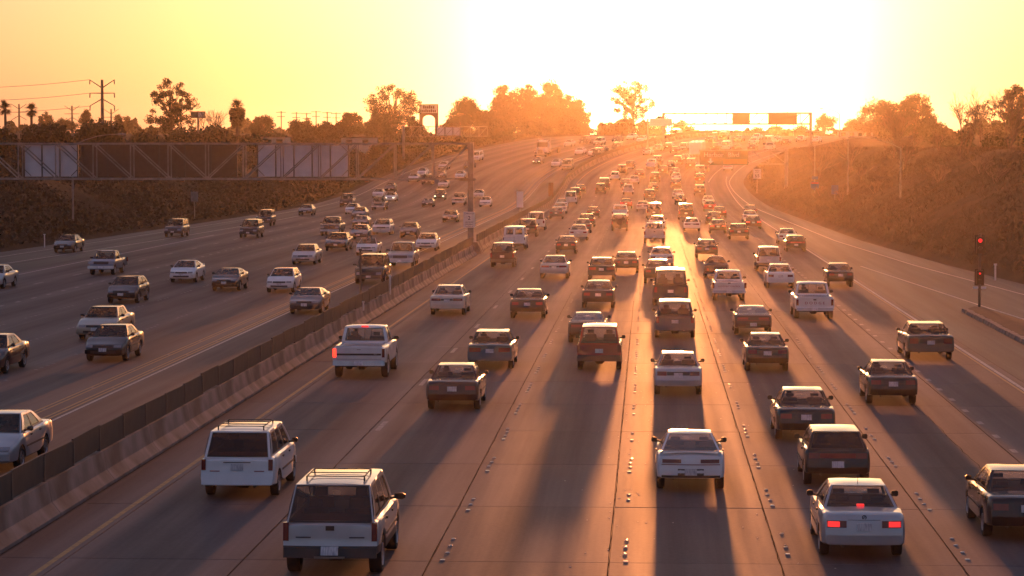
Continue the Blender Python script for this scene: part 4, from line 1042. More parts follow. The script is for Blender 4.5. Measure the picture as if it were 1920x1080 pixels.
# ------------------------------------------------------------------ people seen through the rear windows
def driver_mesh():
    me = bpy.data.meshes.new('person')
    V = [(0, 0, 0), (0, -.02, .22), (0, -.05, .44), (0, -.03, .56), (0, .0, .66), (0, .02, .76), (0, .01, .84),
         (-.19, -.04, .47), (-.25, .14, .26), (-.14, .38, .33), (.19, -.04, .47), (.25, .14, .26), (.14, .38, .33), (-.10, .10, -.02), (-.12, .48, .04), (.10, .10, -.02), (.12, .48, .04), (-.12, .62, -.30), (.12, .62, -.30)]
    E = [(0, 1), (1, 2), (2, 3), (3, 4), (4, 5), (5, 6), (2, 7), (7, 8), (8, 9), (2, 10), (10, 11), (11, 12), (0, 13), (13, 14), (0, 15), (15, 16), (14, 17), (16, 18)]
    rad = [.15, .14, .13, .06, .085, .10, .07, .075, .05, .038, .075, .05, .038, .09, .065, .09, .065, .05, .05]
    me.from_pydata(V, E, []); o = bpy.data.objects.new('person', me); COL.objects.link(o)
    md = o.modifiers.new('skin', 'SKIN'); md.use_smooth_shade = True
    for i, sv in enumerate(me.skin_vertices[0].data): sv.radius = (rad[i], rad[i]*(.8 if i < 3 else 1)); sv.use_root = (i == 0)
    o.modifiers.new('sub', 'SUBSURF').levels = 1
    dg = bpy.context.evaluated_depsgraph_get(); m2 = bpy.data.meshes.new_from_object(o.evaluated_get(dg)); bpy.data.objects.remove(o)
    m2.materials.clear(); m2.materials.append(MATS['cloth_dark']); m2.materials.append(MATS['hair_dark'])
    m2.polygons.foreach_set('material_index', [1 if sum(m2.vertices[v].co.z for v in p.vertices)/len(p.vertices) > .60 else 0 for p in m2.polygons])
    return m2
simple('cloth_dark', (0.05, 0.045, 0.05), 0.9); simple('hair_dark', (0.04, 0.03, 0.025), 0.8)
DM = driver_mesh()
for lab, what in [('dark sedan just ahead of the black hatchback', 'dark sedan ahead of the black hatchback'), ('black sedan with pale plate beyond the braking silver sedan, one lane over', 'black sedan with pale plate'),
            ('silver sedan driving ahead of the white spoiler coupe', 'silver sedan ahead of the spoiler coupe'), ('dark maroon sedan behind the boxy grey sedan', 'dark maroon sedan'), ('boxy dark grey sedan ahead of the dark maroon sedan', 'boxy dark grey sedan'),
            ('white pickup truck with black tailgate stripe and lit tail light', 'white pickup with the tailgate stripe'), ('white pickup truck with red lettering across its tailgate', 'white pickup with red tailgate lettering')]:
    e, k, axis = VEH[lab]; c = KIND[k][0]; fy = [y for y, r in c.seats if not r][0]
    o = bpy.data.objects.new('person', DM); COL.objects.link(o)
    o.location = e.location + Vector((-c.hw*.42, fy + .16 - axis, c.H - .92)); o.rotation_euler = e.rotation_euler
    tag(o, 'driver in dark clothes in the ' + what, 'person', 'drivers')
import numpy as np
# ------------------------------------------------------------------ median barrier with dark screen
def barrier():
    root = empty('median_barrier', P(-13.9, 40))
    tag(root, 'long concrete median barrier topped by a dark mesh screen', 'barrier')
    prof = [(-.40, 0), (-.40, .08), (-.20, .33), (-.11, .80), (.11, .80), (.20, .33), (.40, .08), (.40, 0)]
    cache = {}
    y = 40.0; L = 6.0
    def seg(y0, y1):
        m = MB(); g = .012
        r0 = P(0, y0); 
        rows = []
        for yy in (y0+g, y1-g):
            c = P(0, yy); rows.append([(c.x - r0.x + x, yy - y0, c.z - r0.z + z) for x, z in prof])
        m.grid(rows, 0); m.add(rows[0], [tuple(range(8))]); m.add(rows[1], [tuple(reversed(range(8)))])
        return m.mesh('barrier_segment', 'barrier_concrete')
    while y < 640:
        if not (199 < y < 206):
            key = 's' if y < 330 else y
            if key not in cache: cache[key] = seg(y, y+L)
            o = link('barrier_segment', cache[key], root, P(-13.9, y) - root.location)
        y += L
    # screen panels, each 3 m long, a little uneven
    pm = MB(); pm.box(-.025, .025, .005, 2.995, 0, .62)
    pmesh = pm.mesh('screen_panel', 'screen_mesh')
    y = 40.0
    while y < 636:
        if not (203 < y + 1.5 < 207.5):
            o = link('screen_panel', pmesh, root, P(-13.9, y, .815 + random.uniform(-.03, .03)) - root.location)
            a = math.atan((road_z(y+3)-road_z(y))/3); o.rotation_euler = (a + random.uniform(-.012, .012), random.uniform(-.02, .02), -heading(y))
        y += 3.0
    pp = MB(); pp.box(-.045, .045, -.04, .04, 0, .585); ppm = pp.mesh('screen_post', 'dark_steel'); y = 40.0
    while y < 420:
        if not (203 < y < 207.5): link('screen_post', ppm, root, P(-13.9, y, .80) - root.location)
        y += 3.0
    m = MB(); m.add([(-.9, -1.6, 0), (.75, -1.6, 0), (.75, 1.6, 0), (-.9, 1.6, 0), (-.5, -1.4, .92), (.35, -1.4, .92), (.35, 1.4, .92), (-.5, 1.4, .92)], [(4, 5, 6, 7), (0, 1, 5, 4), (1, 2, 6, 5), (2, 3, 7, 6), (3, 0, 4, 7)])
    o = m.build('column_pedestal', 'barrier_concrete', root); o.location = P(-13.95, 205.0) - root.location
barrier()
# ------------------------------------------------------------------ raised lane markers and dashes
def lane_marks():
    dm = MB(); n = 8
    dm.grid([[(r*math.cos(2*math.pi*k/n), r*math.sin(2*math.pi*k/n), z) for k in range(n+1)] for r, z in ((.052, 0), (.047, .009), (.034, .014), (.018, .016), (.001, .0165))])
    dot = dm.mesh('lane_marker', 'marker_white', True, 60)
    rm = MB(); rm.add([(-.055, -.05, 0), (.055, -.05, 0), (.055, .05, 0), (-.055, .05, 0), (-.045, -.03, .014), (.045, -.03, .014), (.045, .03, .014), (-.045, .03, .014)], [(4, 5, 6, 7), (0, 1, 5, 4), (1, 2, 6, 5), (2, 3, 7, 6), (3, 0, 4, 7)])
    refl = rm.mesh('lane_reflector', 'marker_white')
    far = MB(); rnd = random.Random(3); nnear = 0
    for u in (-4.2, -.45, 2.95, 6.6):
        y = 44.0 + rnd.uniform(0, 4)
        while y < 430:
            for k in range(4):
                if rnd.random() < .12: continue
                yy = y + k*.95; uu = u + rnd.uniform(-.02, .02)
                near = yy < 118 and nnear < 290
                if near:
                    link('lane_marker' if k else 'lane_reflector', dot if k else refl, road_base, P(uu, yy, .003)); nnear += 1
                    pass
                else:
                    c = P(uu, yy, .004); s_ = .055
                    far.add([c + Vector((-s_, -s_, 0)), c + Vector((s_, -s_, 0)), c + Vector((s_, s_, 0)), c + Vector((-s_, s_, 0)), c + Vector((0, 0, .018))], [(0, 1, 4), (1, 2, 4), (2, 3, 4), (3, 0, 4)])
            y += 7.3
    for u in (-23.4, -27.1, -30.9, -19.6, -18.85):
        y = 60.0
        while y < 420:
            for k in range(4 if u < -20 else 1):
                c = P(u + rnd.uniform(-.05, .05), y + k*.95, .004); s_ = .075
                far.add([c + Vector((-s_, -s_, 0)), c + Vector((s_, -s_, 0)), c + Vector((s_, s_, 0)), c + Vector((-s_, s_, 0)), c + Vector((0, 0, .018))], [(0, 1, 4), (1, 2, 4), (2, 3, 4), (3, 0, 4)])
            y += 7.3
    o = far.build('lane_marker_row', 'paint_worn', road_r); o['kind'] = 'stuff'
    def dash(u, y, l, w, parent):
        m = MB(); m.add([(-w/2, 0, 0), (w/2, 0, 0), (w/2, l, 0), (-w/2, l, 0)], [(0, 1, 2, 3)])
        key = ('d', l, w)
        if key not in sm: sm[key] = m.mesh('lane_dash', 'paint_worn')
        o = link('lane_dash', sm[key], parent, P(u, y, .007)); a = math.atan((road_z(y+3)-road_z(y-3))/6); o.rotation_euler = (a, 0, -heading(y))
    y = 46.0
    while y < 440: dash(10.25, y, .8, .17, road_base); y += 3.66
    for u, l, cyc in ((-8.1, 2.6, 14.6), (-34.6, .9, 3.66), (-38.1, 2.6, 11.0)):
        y = 47.0
        while y < 420: dash(u, y, l, .16 if l > 1 else .2, road_base if u > -10 else road_l); y += cyc
    # grit and broken reflector chips
    g = MB()
    for i in range(110):
        u, yy = (rnd.gauss(-.5, .7) if i < 80 else rnd.uniform(2, 4)), rnd.uniform(45, 112); s_ = rnd.uniform(.014, .028); c = P(u, yy, .002)
        g.add([c + Vector((-s_, -s_, 0)), c + Vector((s_, -s_*.6, 0)), c + Vector((0, s_, 0)), c + Vector((0, 0, s_*.3))], [(0, 1, 3), (1, 2, 3), (2, 0, 3)])
    o = g.build('road_debris', 'marker_white', road_base); o['kind'] = 'stuff'
lane_marks()
def cracks():
    rnd = random.Random(9)
    for u0, y0, y1 in ((-8.32, 44, 175), (-4.45, 44, 150), (-.78, 44, 120), (2.72, 50, 150), (6.38, 44, 190), (10.05, 44, 180), (8.9, 60, 92)):
        b = MB(); y = float(y0); u = u0; rows = []; free = u0 in (-5.6, 4.2, 8.9, -10.8)
        while y < y1:
            u = u + rnd.gauss(0, .03) if free else u0 + (u-u0)*.6 + rnd.gauss(0, .009)
            w = rnd.uniform(.003, .013); rows.append([P(u-w, y, .0045), P(u+w, y, .0045)]); y += rnd.uniform(.35, .9)
        b.grid(rows); b.build('sealed_crack', 'tar_seal', road_base)
cracks()
# ------------------------------------------------------------------ kerbed island with the ramp signal
def island():
    m = MB(); rows = []
    g = lambda y: interp([(60, 27), (112, 19.6), (138, 17.9)], y) - .55
    ys = [86 + i*3.2 for i in range(15)] + [133.2]
    rows = [[(16.55, y, .0), (16.55, y, .17), (lerp(16.55, g(y), .3), y, .24 + .05*math.sin(y)), (lerp(16.55, g(y), .7), y, .22 + .04*math.sin(y*1.7)), (g(y), y, .12), (g(y), y, 0)] for y in ys]
    m.grid(rows); m.add(rows[-1], [tuple(range(6))])
    root = m.build('traffic_island', 'soil', None, True, 30); tag(root, 'dark soil traffic island edged with kerb stones below the ramp signal', 'traffic island')
    k = MB(); k.add([(0, 0, 0), (.34, 0, 0), (.34, .94, 0), (0, .94, 0), (.05, .02, .18), (.33, .02, .18), (.33, .92, .18), (.05, .92, .18)], [(4, 5, 6, 7), (0, 1, 5, 4), (1, 2, 6, 5), (2, 3, 7, 6), (3, 0, 4, 7)])
    km = k.mesh('kerb_stone', 'barrier_concrete')
    y = 88.0
    while y < 133: 
        o = link('kerb_stone', km, root, (16.2 + random.uniform(-.03, .03), y, .003)); o.rotation_euler = (0, 0, random.uniform(-.04, .04)); y += 1.0
    ap = MB(); ap.grid([[(15.0 + max(0, (y-128)*.12), y, .005), (16.2, y, .005)] for y in (88, 100, 112, 124, 130, 134, 137)]); o = ap.build('gutter_apron', M_RAMP, root)
    # signal
    s = empty('ramp_signal', (17.3, 134.6, 0)); tag(s, 'ramp meter signal post with two red lights on the traffic island', 'traffic signal')
    p = MB(); p.tube([(0, 0, 0), (0, 0, 4.0)], .075, 10); p.box(-.2, .2, -.2, .2, 0, .06); p.build('post', 'dark_steel', s, True)
    for z, h, w in ((3.40, .85, .27), (1.72, .70, .25)):
        b = MB(); b.box(-w, w, .10, .13, z-h*.62, z+h*.62); bp = b.build('backplate', 'black_trim', s)
        h_ = MB(); h_.box(-.17, .17, -.10, .10, z-h*.5, z+h*.5); hd = h_.build('signal_head', 'black_trim', s)
        for i, zz in enumerate((z+h*.28, z-h*.2)):
            c = MB(); r = (.10 if z > 2 else .05); n = 14
            c.add([(r*math.cos(2*math.pi*q/n), -.115, zz + r*math.sin(2*math.pi*q/n)) for q in range(n)], [tuple(range(n))])
            c.build('lens', 'signal_red' if i == 0 else 'grey_plastic', hd)
            v = MB(); v.grid([[((r+.015)*math.cos(math.pi*q/8), yy, zz + (r+.015)*math.sin(math.pi*q/8)) for q in range(9)] for yy in (-.10, -.26)]); v.build('visor', 'black_trim', hd)
    b = MB(); b.box(-.34, .34, -.03, .0, 1.12, 1.24); b.build('sign_plate', 'aluminium_panel', s)
island()
# ------------------------------------------------------------------ sign gantries
def truss(root, x0, x1, z0, z1, ys, step, flip_at, w=.16, dw=.09, rev=False):
    for y in ys:
        for z in (z0, z1):
            m = MB(); m.box(x0, x1, y-w/2, y+w/2, z-w/2, z+w/2); m.build('chord', 'galvanised_steel', root)
        n = int(round((x1-x0)/step)); st = (x1-x0)/n
        for i in range(n+1):
            x = x0 + i*st; m = MB(); m.box(x-dw/2, x+dw/2, y-dw/2, y+dw/2, z0+w/2, z1-w/2); m.build('upright', 'galvanised_steel', root)
            if i < n:
                a, b = ((z1, z0) if x < flip_at else (z0, z1)); m = MB(); m.bar((x+dw, y+.01, a + (.1 if a < b else -.1)), (x+st-dw, y+.01, b + (-.1 if a < b else .1)), dw); m.build('diagonal', 'galvanised_steel', root)
    if len(ys) > 1:
        n = int(round((x1-x0)/step)); st = (x1-x0)/n
        for i in range(n+1):
            for z in (z0, z1): m = MB(); m.bar((x0+i*st, ys[0]+w/2, z), (x0+i*st, ys[1]-w/2, z), dw); m.build('cross_tie', 'galvanised_steel', root)
def sign_back(root, x0, x1, z0, z1, y, mat, name='sign_panel', seam=1.9, stiff='dark_steel'):
    m = MB(); m.box(x0, x1, y, y+.05, z0, z1); p = m.build(name, mat, root)
    n = max(2, int(round((x1-x0)/seam)))
    for i in range(n+1):
        x = lerp(x0+.05, x1-.05, i/n); s = MB(); s.box(x-.05, x+.05, y-.09, y-.002, z0, z1); s.build('stiffener', stiff, p)
    for xx, s_ in ((x0, 1), (x1, -1)):
        for zz, t_ in ((z0, 1), (z1, -1)): s = MB(); s.bar((xx+s_*.1, y-.04, zz+t_*.55), (xx+s_*.6, y-.04, zz+t_*.06), .05); s.build('corner_brace', stiff, p)
    return p
def gantry_near():
    r = empty('sign_gantry', (-14.2, 205, .9)); tag(r, 'grey steel truss sign gantry over the oncoming lanes, carrying sign backs', 'sign gantry')
    off = Vector((-14.2, 205, .9))
    g = empty('frame', (0, 0, 0)); g.parent = r; g.location = -off
    truss(r, -62.9, -14.2, 5.95, 8.78, [-.7, .7], 3.04, -36)
    for o in list(r.children):
        if o is not g: o.location = -off + Vector((0, 205, 0))
    bpy.data.objects.remove(g)
    m = MB(); m.box(-.23, .23, -.23, .23, 0, 8.0); m.box(-.42, .42, -.42, .42, -.0, .06); m.build('column', 'galvanised_steel', r)
    m = MB(); m.box(-.9, .45, -.78, -.62, 4.9, 5.12); m.build('end_bracket', 'galvanised_steel', r)
    for x0, x1, mat in ((-50.7, -46.2, 'aluminium_panel'), (-46.0, -33.2, 'weathered_panel'), (-31.6, -24.1, 'aluminium_panel')):
        p = sign_back(r, x0, x1, 6.12, 8.66, 206.0, mat, seam=1.55 if mat != 'weathered_panel' else 2.1)
        p.location = -off
    for i in range(10):
        x = -31.5 + i*1.75 if i < 6 else -48 + (i-6)*3.4
        m = MB(); m.box(-.17, .17, -.12, .12, -.10, .0); m.bar((0, 0, 0), (0, -.5, .18), .04); o = m.build('sign_lamp', 'dark_steel', r); o.location = Vector((x, 206.5, 5.82)) - off
        m = MB(); m.box(-.14, .14, -.1, .1, -.125, -.102); m.build('lamp_glass', 'amber_lens', o)
gantry_near()
def post(root, x, y, z0, z1, w, name='column'):
    m = MB(); m.box(x-w, x+w, y-w, y+w, z0, z1); return m.build(name, 'galvanised_steel', root)
def gantry_exit():
    y = 384.0; r = empty('sign_gantry', (20.6, y, 0)); tag(r, 'cantilever gantry with a green Harbor Blvd exit sign over exit lane', 'sign gantry'); off = Vector((20.6, y, 0))
    truss(r, 7.6, 20.6, 6.0, 8.05, [0], 2.6, 100, .16, .08)
    for o in r.children: o.location = Vector((-20.6, 0, 0))
    post(r, 0, 0, -.5, 8.3, .26)
    m = MB(); m.box(7.7, 14.9, -.35, -.28, 5.85, 7.95); p = m.build('sign_panel', 'sign_green', r); p.location = (-20.6, 0, 0)
    m = MB(); m.box(11.2, 14.7, -.362, -.352, 6.0, 6.75); m.build('yellow_panel', 'sign_amber', p)
    
    for wd_, wx in (('Harbor', 9.75), ('Blvd', 12.7)): link('lettering', text_mesh(wd_, .95, 'sign_white', 1.05, .01), p, (wx, -.36, 7.35))
    a = MB(); a.add([(9.3, -.362, 6.05), (9.75, -.362, 6.45), (9.45, -.362, 6.45), (9.45, -.362, 6.85), (9.15, -.362, 6.85), (9.15, -.362, 6.45), (8.85, -.362, 6.45)], [(0, 1, 2, 5, 6), (2, 3, 4, 5)]); a.build('arrow', 'paint_white', p)
gantry_exit()
def gantry_far():
    y = 550.0; bz = road_z(y); r = empty('sign_gantry', (34.6, y, bz)); tag(r, 'truss sign gantry with two dark signs spanning the road at the crest', 'sign gantry')
    L_ = Vector((-34.6, -y, -bz))
    truss(r, 3.2, 34.6, 13.45, 15.75, [0], 2.2, 20, .36, .2)
    for o in r.children: o.location = Vector((-34.6, 0, -bz))
    for x in (3.2, 34.6): o = post(r, x, 0, bz-.5, 15.9, .3); o.location = Vector((-34.6, 0, -bz))
    for x0, x1 in ((17.9, 21.7), (25.6, 31.7)):
        m = MB(); m.box(x0, x1, -.42, -.34, 13.3, 15.75); o = m.build('sign_panel', 'sign_green', r); o.location = Vector((-34.6, 0, -bz))
        for k in range(5):
            x = lerp(x0+.3, x1-.3, k/4); s = MB(); s.box(x-.12, x+.12, -.8, -.5, 13.1, 13.2); s.build('sign_lamp', 'dark_steel', o)
gantry_far()
def median_sign():
    y = 536.0; x0 = -.1; bz = road_z(y); r = empty('overhead_sign', (x0, y, bz)); tag(r, 'wide pale overhead sign on a post in the median at crest', 'road sign')
    post(r, 0, 0, -.3, 14.6-bz, .2, 'post'); m = MB(); m.box(.35, 5.1, -.3, -.22, 12.9-bz, 14.5-bz); m.build('sign_panel', 'aluminium_panel', r)
    for z in (13.2, 14.2): m = MB(); m.bar((0, -.2, z-bz), (5.0, -.2, z-bz), .1); m.build('arm', 'galvanised_steel', r)
median_sign()
def gantry_left_far():
    y = 486.0; r = empty('sign_gantry', (-46.5, y, plat_l(y)-1.5)); tag(r, 'small cantilever truss gantry with pale sign back below the pylon sign', 'sign gantry'); off = r.location.copy()
    truss(r, -46.5, -30.5, 10.6, 12.4, [0], 1.6, -100, .12, .08)
    for o in r.children: o.location = Vector((46.5, 0, -off.z))
    post(r, 0, 0, -2.5, 12.6-off.z, .24)
    p = sign_back(r, -40.2, -35.6, 10.75, 12.25, .5, 'aluminium_panel', seam=1.5); p.location = Vector((46.5, 0, -off.z))
gantry_left_far()
# ------------------------------------------------------------------ small signs and posts
def small_sign(name, label, x, y, zb, zt, w, h, mat, texts=(), extra=None, thick=.03, post_w=.04):
    r = empty(name, (x, y, zb)); tag(r, label, 'road sign')
    m = MB(); m.box(-post_w, post_w, .02, .02+post_w*2, -.3, zt-zb); m.build('post', 'galvanised_steel', r)
    m = MB(); m.box(-w/2, w/2, -thick, 0, zt-zb-h, zt-zb); p = m.build('sign_panel', mat, r)
    for t, sz, dz, mt, *dx in texts: link('lettering', text_mesh(t, sz, mt, 1.0, .006), p, (dx[0] if dx else 0, -thick-.005, zt-zb-h/2+dz))
    return r, p
small_sign('carpool_sign', 'white carpool sign with a large 2 on the gantry column in the median', -14.28, 204.3, .9, 3.35, .92, 1.28, 'sign_white', [('CARPOOLS', .15, .48, 'decal_dark'), ('2', .46, .12, 'decal_dark'), ('OR MORE', .15, -.2, 'decal_dark'), ('PERSONS', .15, -.38, 'decal_dark'), ('PER VEHICLE', .11, -.54, 'decal_dark')])
small_sign('median_sign', 'narrow sign with dark top half on the median barrier', -14.15, 283, .8, 3.6, .72, 1.75, 'aluminium_panel')
_r, _p = _s = small_sign('median_sign', 'small brown sign back on the median barrier beyond the dark-topped sign', -14.1, 372, road_z(372)+.8, road_z(372)+3.1, .72, 2.0, 'sign_brown')
small_sign('speed_limit_sign', 'white speed limit 65 sign at the foot of the bare bank', 17.1, 404, 1.1, 5.1, 1.25, 1.55, 'sign_white', [('SPEED', .26, .52, 'decal_dark'), ('LIMIT', .26, .24, 'decal_dark'), ('6', .72, -.33, 'decal_dark', -.2), ('5', .72, -.33, 'decal_dark', .2)])
def shield():
    r = empty('route_sign', (22.0, 340, 3.0)); tag(r, 'interstate shield route sign on a post on the bare bank', 'road sign')
    m = MB(); m.box(-.04, .04, .02, .1, -1.5, 1.7); m.build('post', 'galvanised_steel', r)
    pts = [(-.5, .9), (-.25, .97), (0, .92), (.25, .97), (.5, .9), (.58, .45), (.5, .1), (0, -.2), (-.5, .1), (-.58, .45)]
    m = MB(); m.add([(x, 0, z) for x, z in pts] + [(x, -.03, z) for x, z in pts], [tuple(range(10)), tuple(range(19, 9, -1))] + [(i, (i+1) % 10, 10+(i+1) % 10, 10+i) for i in range(10)]); m.build('shield_panel', 'sign_blue', r)
    m = MB(); m.box(-.46, .46, -.035, -.032, .68, .86); m.build('shield_band', 'decal_red', r)
    m = MB(); m.box(-.42, .42, -.03, 0, 1.25, 1.65); m.build('direction_plate', 'sign_blue', r)
shield()
small_sign('guide_sign', 'small blue square sign on the bare bank beside the shield sign', 22.6, 312, 2.2, 3.9, .82, 1.1, 'sign_blue')
small_sign('bank_sign', 'small pale sign standing at the foot of the ivy bank', -41.5-8.6, 281, .9, 3.6, .8, 1.1, 'galvanised_steel')
def thin_post(name, label, x, y, z0, h, r_, mat, cap=True):
    m = MB(); m.tube([(0, 0, -.1), (0, 0, h)], r_, 8)
    if cap: m.box(-r_*1.5, r_*1.5, -r_*1.5, r_*1.5, h+.001, h+r_*2)
    o = m.build(name, mat, None, True, 40); o.location = (x, y, z0); tag(o, label, 'post')
thin_post('steel_post', 'thin dark steel post rising from the median beside the dark green suv', -14.15, 125.5, .7, 2.7, .05, 'dark_steel')
thin_post('white_post', 'short white post on the barrier near the dark green suv', -13.75, 136, .75, .85, .05, 'paint_white')
thin_post('barrier_stub', 'stubby pale marker on the barrier behind the cream sedan', -13.62, 122, .78, .28, .04, 'paint_white')
thin_post('marker_post', 'white roadside marker post below the ivy bank', -51.2, 215, .05, 1.0, .05, 'paint_white')
thin_post('marker_post', 'white marker post beyond the ramp signal at the slip road edge', 22.2, 165, .05, .9, .06, 'paint_white')
# ------------------------------------------------------------------ street lamps
def lamp(x, y, zb, zt, arm, side, label):
    r = empty('street_lamp', (x, y, zb)); tag(r, label, 'street lamp', 'cobra-head street lamps')
    h = zt - zb
    m = MB(); m.tube([(0, 0, -.3), (0, 0, h*.5), (0, 0, h-1.1)], [.11, .09, .07], 8); m.build('pole', 'galvanised_steel', r, True)
    m = MB(); m.tube([(0, 0, h-1.12), (side*arm*.25, 0, h-.55), (side*arm*.55, 0, h-.15), (side*arm*.8, 0, h), (side*arm, 0, h+.02)], [.06, .05, .045, .04, .04], 6); m.build('arm', 'galvanised_steel', r, True)
    m = MB(); a0, a1 = side*(arm-.1), side*(arm+.75)
    m.grid([[(lerp(a0, a1, f), wy*math.cos(2*math.pi*k/8), h+.02 + hh*math.sin(2*math.pi*k/8)) for k in range(9)] for f, wy, hh in ((0, .05, .04), (.2, .12, .09), (.6, .17, .11), (.9, .14, .08), (1, .02, .02))]); m.build('lamp_head', 'galvanised_steel', r, True)
def bank(x, y): return terrain_z(x - shift(y), y)
lamp(25.6, 262, bank(25.6, 262)-.3, 9.5, 4.6, -1, 'street lamp in front of the bare trees, tallest on the right bank'.replace('right bank', 'bare bank'))
lamp(24.0, 310, bank(24.0, 310)-.3, 10.4, 4.4, -1, 'middle street lamp of three along the bare bank')
lamp(22.6, 350, bank(22.6, 350)-.3, 9.7, 4.6, -1, 'street lamp at the foot of the bank beside the exit gantry')
lamp(41.5, 560, 8.0, 16.8, 3.6, -1, 'distant street lamp beyond the crest gantry, standing against the sky')
lamp(34.2, 606, 10.5, 17.0, 3.2, -1, 'faint street lamp rising above the crest gantry sign')
lamp(-54.4, 240, bank(-54.4, 240)-.3, 9.7, 4.4, 1, 'street lamp with curved arm behind the near sign gantry')
# ------------------------------------------------------------------ power line towers, poles, wires
def tower(x, y, zt, sc, label, ins=False):
    z0 = 7.8; r = empty('power_tower', (x, y, z0)); tag(r, label, 'power tower', 'power line towers'); h = zt - z0
    m = MB(); m.tube([(0, 0, 0), (0, 0, h)], [.45*sc, .26*sc], 8); m.build('mast', 'dark_steel', r, True)
    for dz, rise in ((-1.7*sc, 1.7*sc), (-2.75*sc, 0), (-3.9*sc, -1.5*sc)):
        for sx in (-1, 1):
            m = MB(); m.tube([(0, 0, h+dz), (sx*2.6*sc, 0, h+dz+rise)], [.13*sc, .08*sc], 6); m.build('arm', 'dark_steel', r, True)
            if ins: m = MB(); m.tube([(sx*2.5*sc, 0, h+dz+rise), (sx*2.55*sc, 0, h+dz+rise-.95*sc)], .12*sc, 6); m.build('insulator', 'dark_steel', r, True)
    return [Vector((x-2.6*sc, y, zt+dz)) for dz in (0, -2.75*sc, -5.4*sc)]
ends = tower(-111.6, 520, 22.3, 1.0, 'tallest power tower with six arms, rising above the ivy bank', True)
tower(-223, 900, 23.8, 1.05, 'far power tower beside the fan palm'); tower(-204, 900, 23.2, 1.05, 'far power tower midway between the palm and the tallest tower'); tower(-190, 900, 22.0, 1.05, 'far power tower just beyond the tallest tower')
for i, p in enumerate(ends):
    m = MB(); q = Vector((-170, 560, p.z + .1)); m.tube([vl(p, q, t/10) - Vector((0, 0, 1.2*(1-(t/5-1)**2))) for t in range(11)], .04, 4)
    o = m.build('power_cable', 'dark_steel'); tag(o, ['uppermost', 'middle', 'lowest'][i] + ' power cable strung from the tallest tower', 'cable', 'power cables')
for i, (px, zt) in enumerate(((-115, 19.8), (-110.2, 19.5), (-107, 19.3), (-104, 19.9), (-100.5, 19.6), (-97.7, 19.4))):
    r = empty('utility_pole', (px, 800, 7.8)); tag(r, '%s of six distant utility poles in a row beyond the bushes' % ORD[i], 'utility pole', 'distant utility poles')
    m = MB(); m.tube([(0, 0, 0), (0, 0, zt-7.8)], .17, 6); m.build('mast', 'wood_pole', r)
    for k, dz in enumerate((.3, 1.7)): m = MB(); m.box(-1.6+.3*k, 1.6-.3*k, -.3, -.18, zt-7.8-dz-.12, zt-7.8-dz+.06); m.build('crossarm', 'wood_pole', r)
# ------------------------------------------------------------------ pylon sign, billboard, buildings
def pylon():
    y = 566.0; r = empty('pylon_sign', (-48.5, y, plat_l(y))); tag(r, 'tall brown pylon sign with arched opening above the trees', 'sign'); z0 = plat_l(y)
    m = MB(); w = 2.1; pts = []
    top, bot = 18.0-z0, 0.0; ah = 15.6-z0; ri = 1.35
    out = [(-w, bot), (-w, top), (w, top), (w, bot), (ri, bot), (ri, ah-1.0)] + [(ri*math.cos(t*math.pi/8), ah-1.0 + 1.0*math.sin(t*math.pi/8)) for t in range(1, 8)] + [(-ri, ah-1.0), (-ri, bot)]
    n = len(out); m.add([(x, -.2, z) for x, z in out] + [(x, .2, z) for x, z in out], [tuple(range(n)), tuple(range(2*n-1, n-1, -1))] + [(i, (i+1) % n, n+(i+1) % n, n+i) for i in range(n)])
    bm = bmesh.new(); b = m.build('frame', 'sign_brown', r); bm.from_mesh(b.data); bmesh.ops.triangulate(bm, faces=bm.faces); bmesh.ops.recalc_face_normals(bm, faces=bm.faces); bm.to_mesh(b.data); bm.free()
    m = MB(); m.box(-1.9, 1.9, -.24, -.205, 16.05-z0, 17.8-z0); f = m.build('sign_face', 'stucco', r)
    for k, (zz, n_, hw) in enumerate(((17.3, 6, 1.3), (16.45, 8, 1.65))):
        for i in range(n_):
            x = lerp(-hw, hw, (i+.5)/n_); s = MB(); hh = .26 if (i*7+k) % 3 else .34; s.box(x-hw/n_*.72, x+hw/n_*.72, -.26, -.241, zz-z0-.26, zz-z0-.26+hh*2); s.build('worn_letter', 'sign_brown', f)
pylon()
def billboard():
    r = empty('billboard', (-97.5, 552, 8)); tag(r, 'small billboard on one post beside the bare tree', 'billboard')
    m = MB(); m.tube([(0, 0, -.5), (0, 0, 8.3)], .2, 8); m.build('post', 'dark_steel', r, True)
    m = MB(); m.box(-1.6, 1.6, -.3, -.1, 6.8, 8.25); p = m.build('board', 'sign_brown', r)
    m = MB(); m.box(-1.4, -.1, -.32, -.302, 7.0, 8.0); m.build('poster', 'weathered_panel', p)
    m = MB(); m.box(.1, 1.4, -.32, -.302, 7.0, 8.0); m.build('poster', 'stucco', p)
billboard()
def low_building(name, label, x0, x1, y, z0, h, roof, wins, mat='stucco'):
    r = empty(name, ((x0+x1)/2, y, z0)); tag(r, label, 'building'); w = (x1-x0)/2
    m = MB(); m.box(-w, w, 0, 7, -1, h); wl = m.build('wall', mat, r)
    m = MB(); m.box(-w-.3, w+.3, -.35, 7.3, h+.003, h+.003+roof); m.build('roof', 'roof_dark', r)
    for i in range(wins):
        x = lerp(-w, w, (i+.5)/wins); f = MB(); f.box(x-.55, x+.55, -.06, -.002, h-1.35, h-.35); ff = f.build('window', 'black_trim', wl)
        g = MB(); g.box(x-.47, x+.47, -.08, -.062, h-1.27, h-.43); g.build('pane', 'glass_tint', ff)
low_building('site_building', 'long white low building half hidden by the near sign gantry', -69.0, -61.5, 432, 8.0, 2.15, .12, 4)
low_building('flat_building', 'low flat-roofed building beside the dense tree on the far bank', 51, 60, 690, 10.8, 1.9, .25, 4)
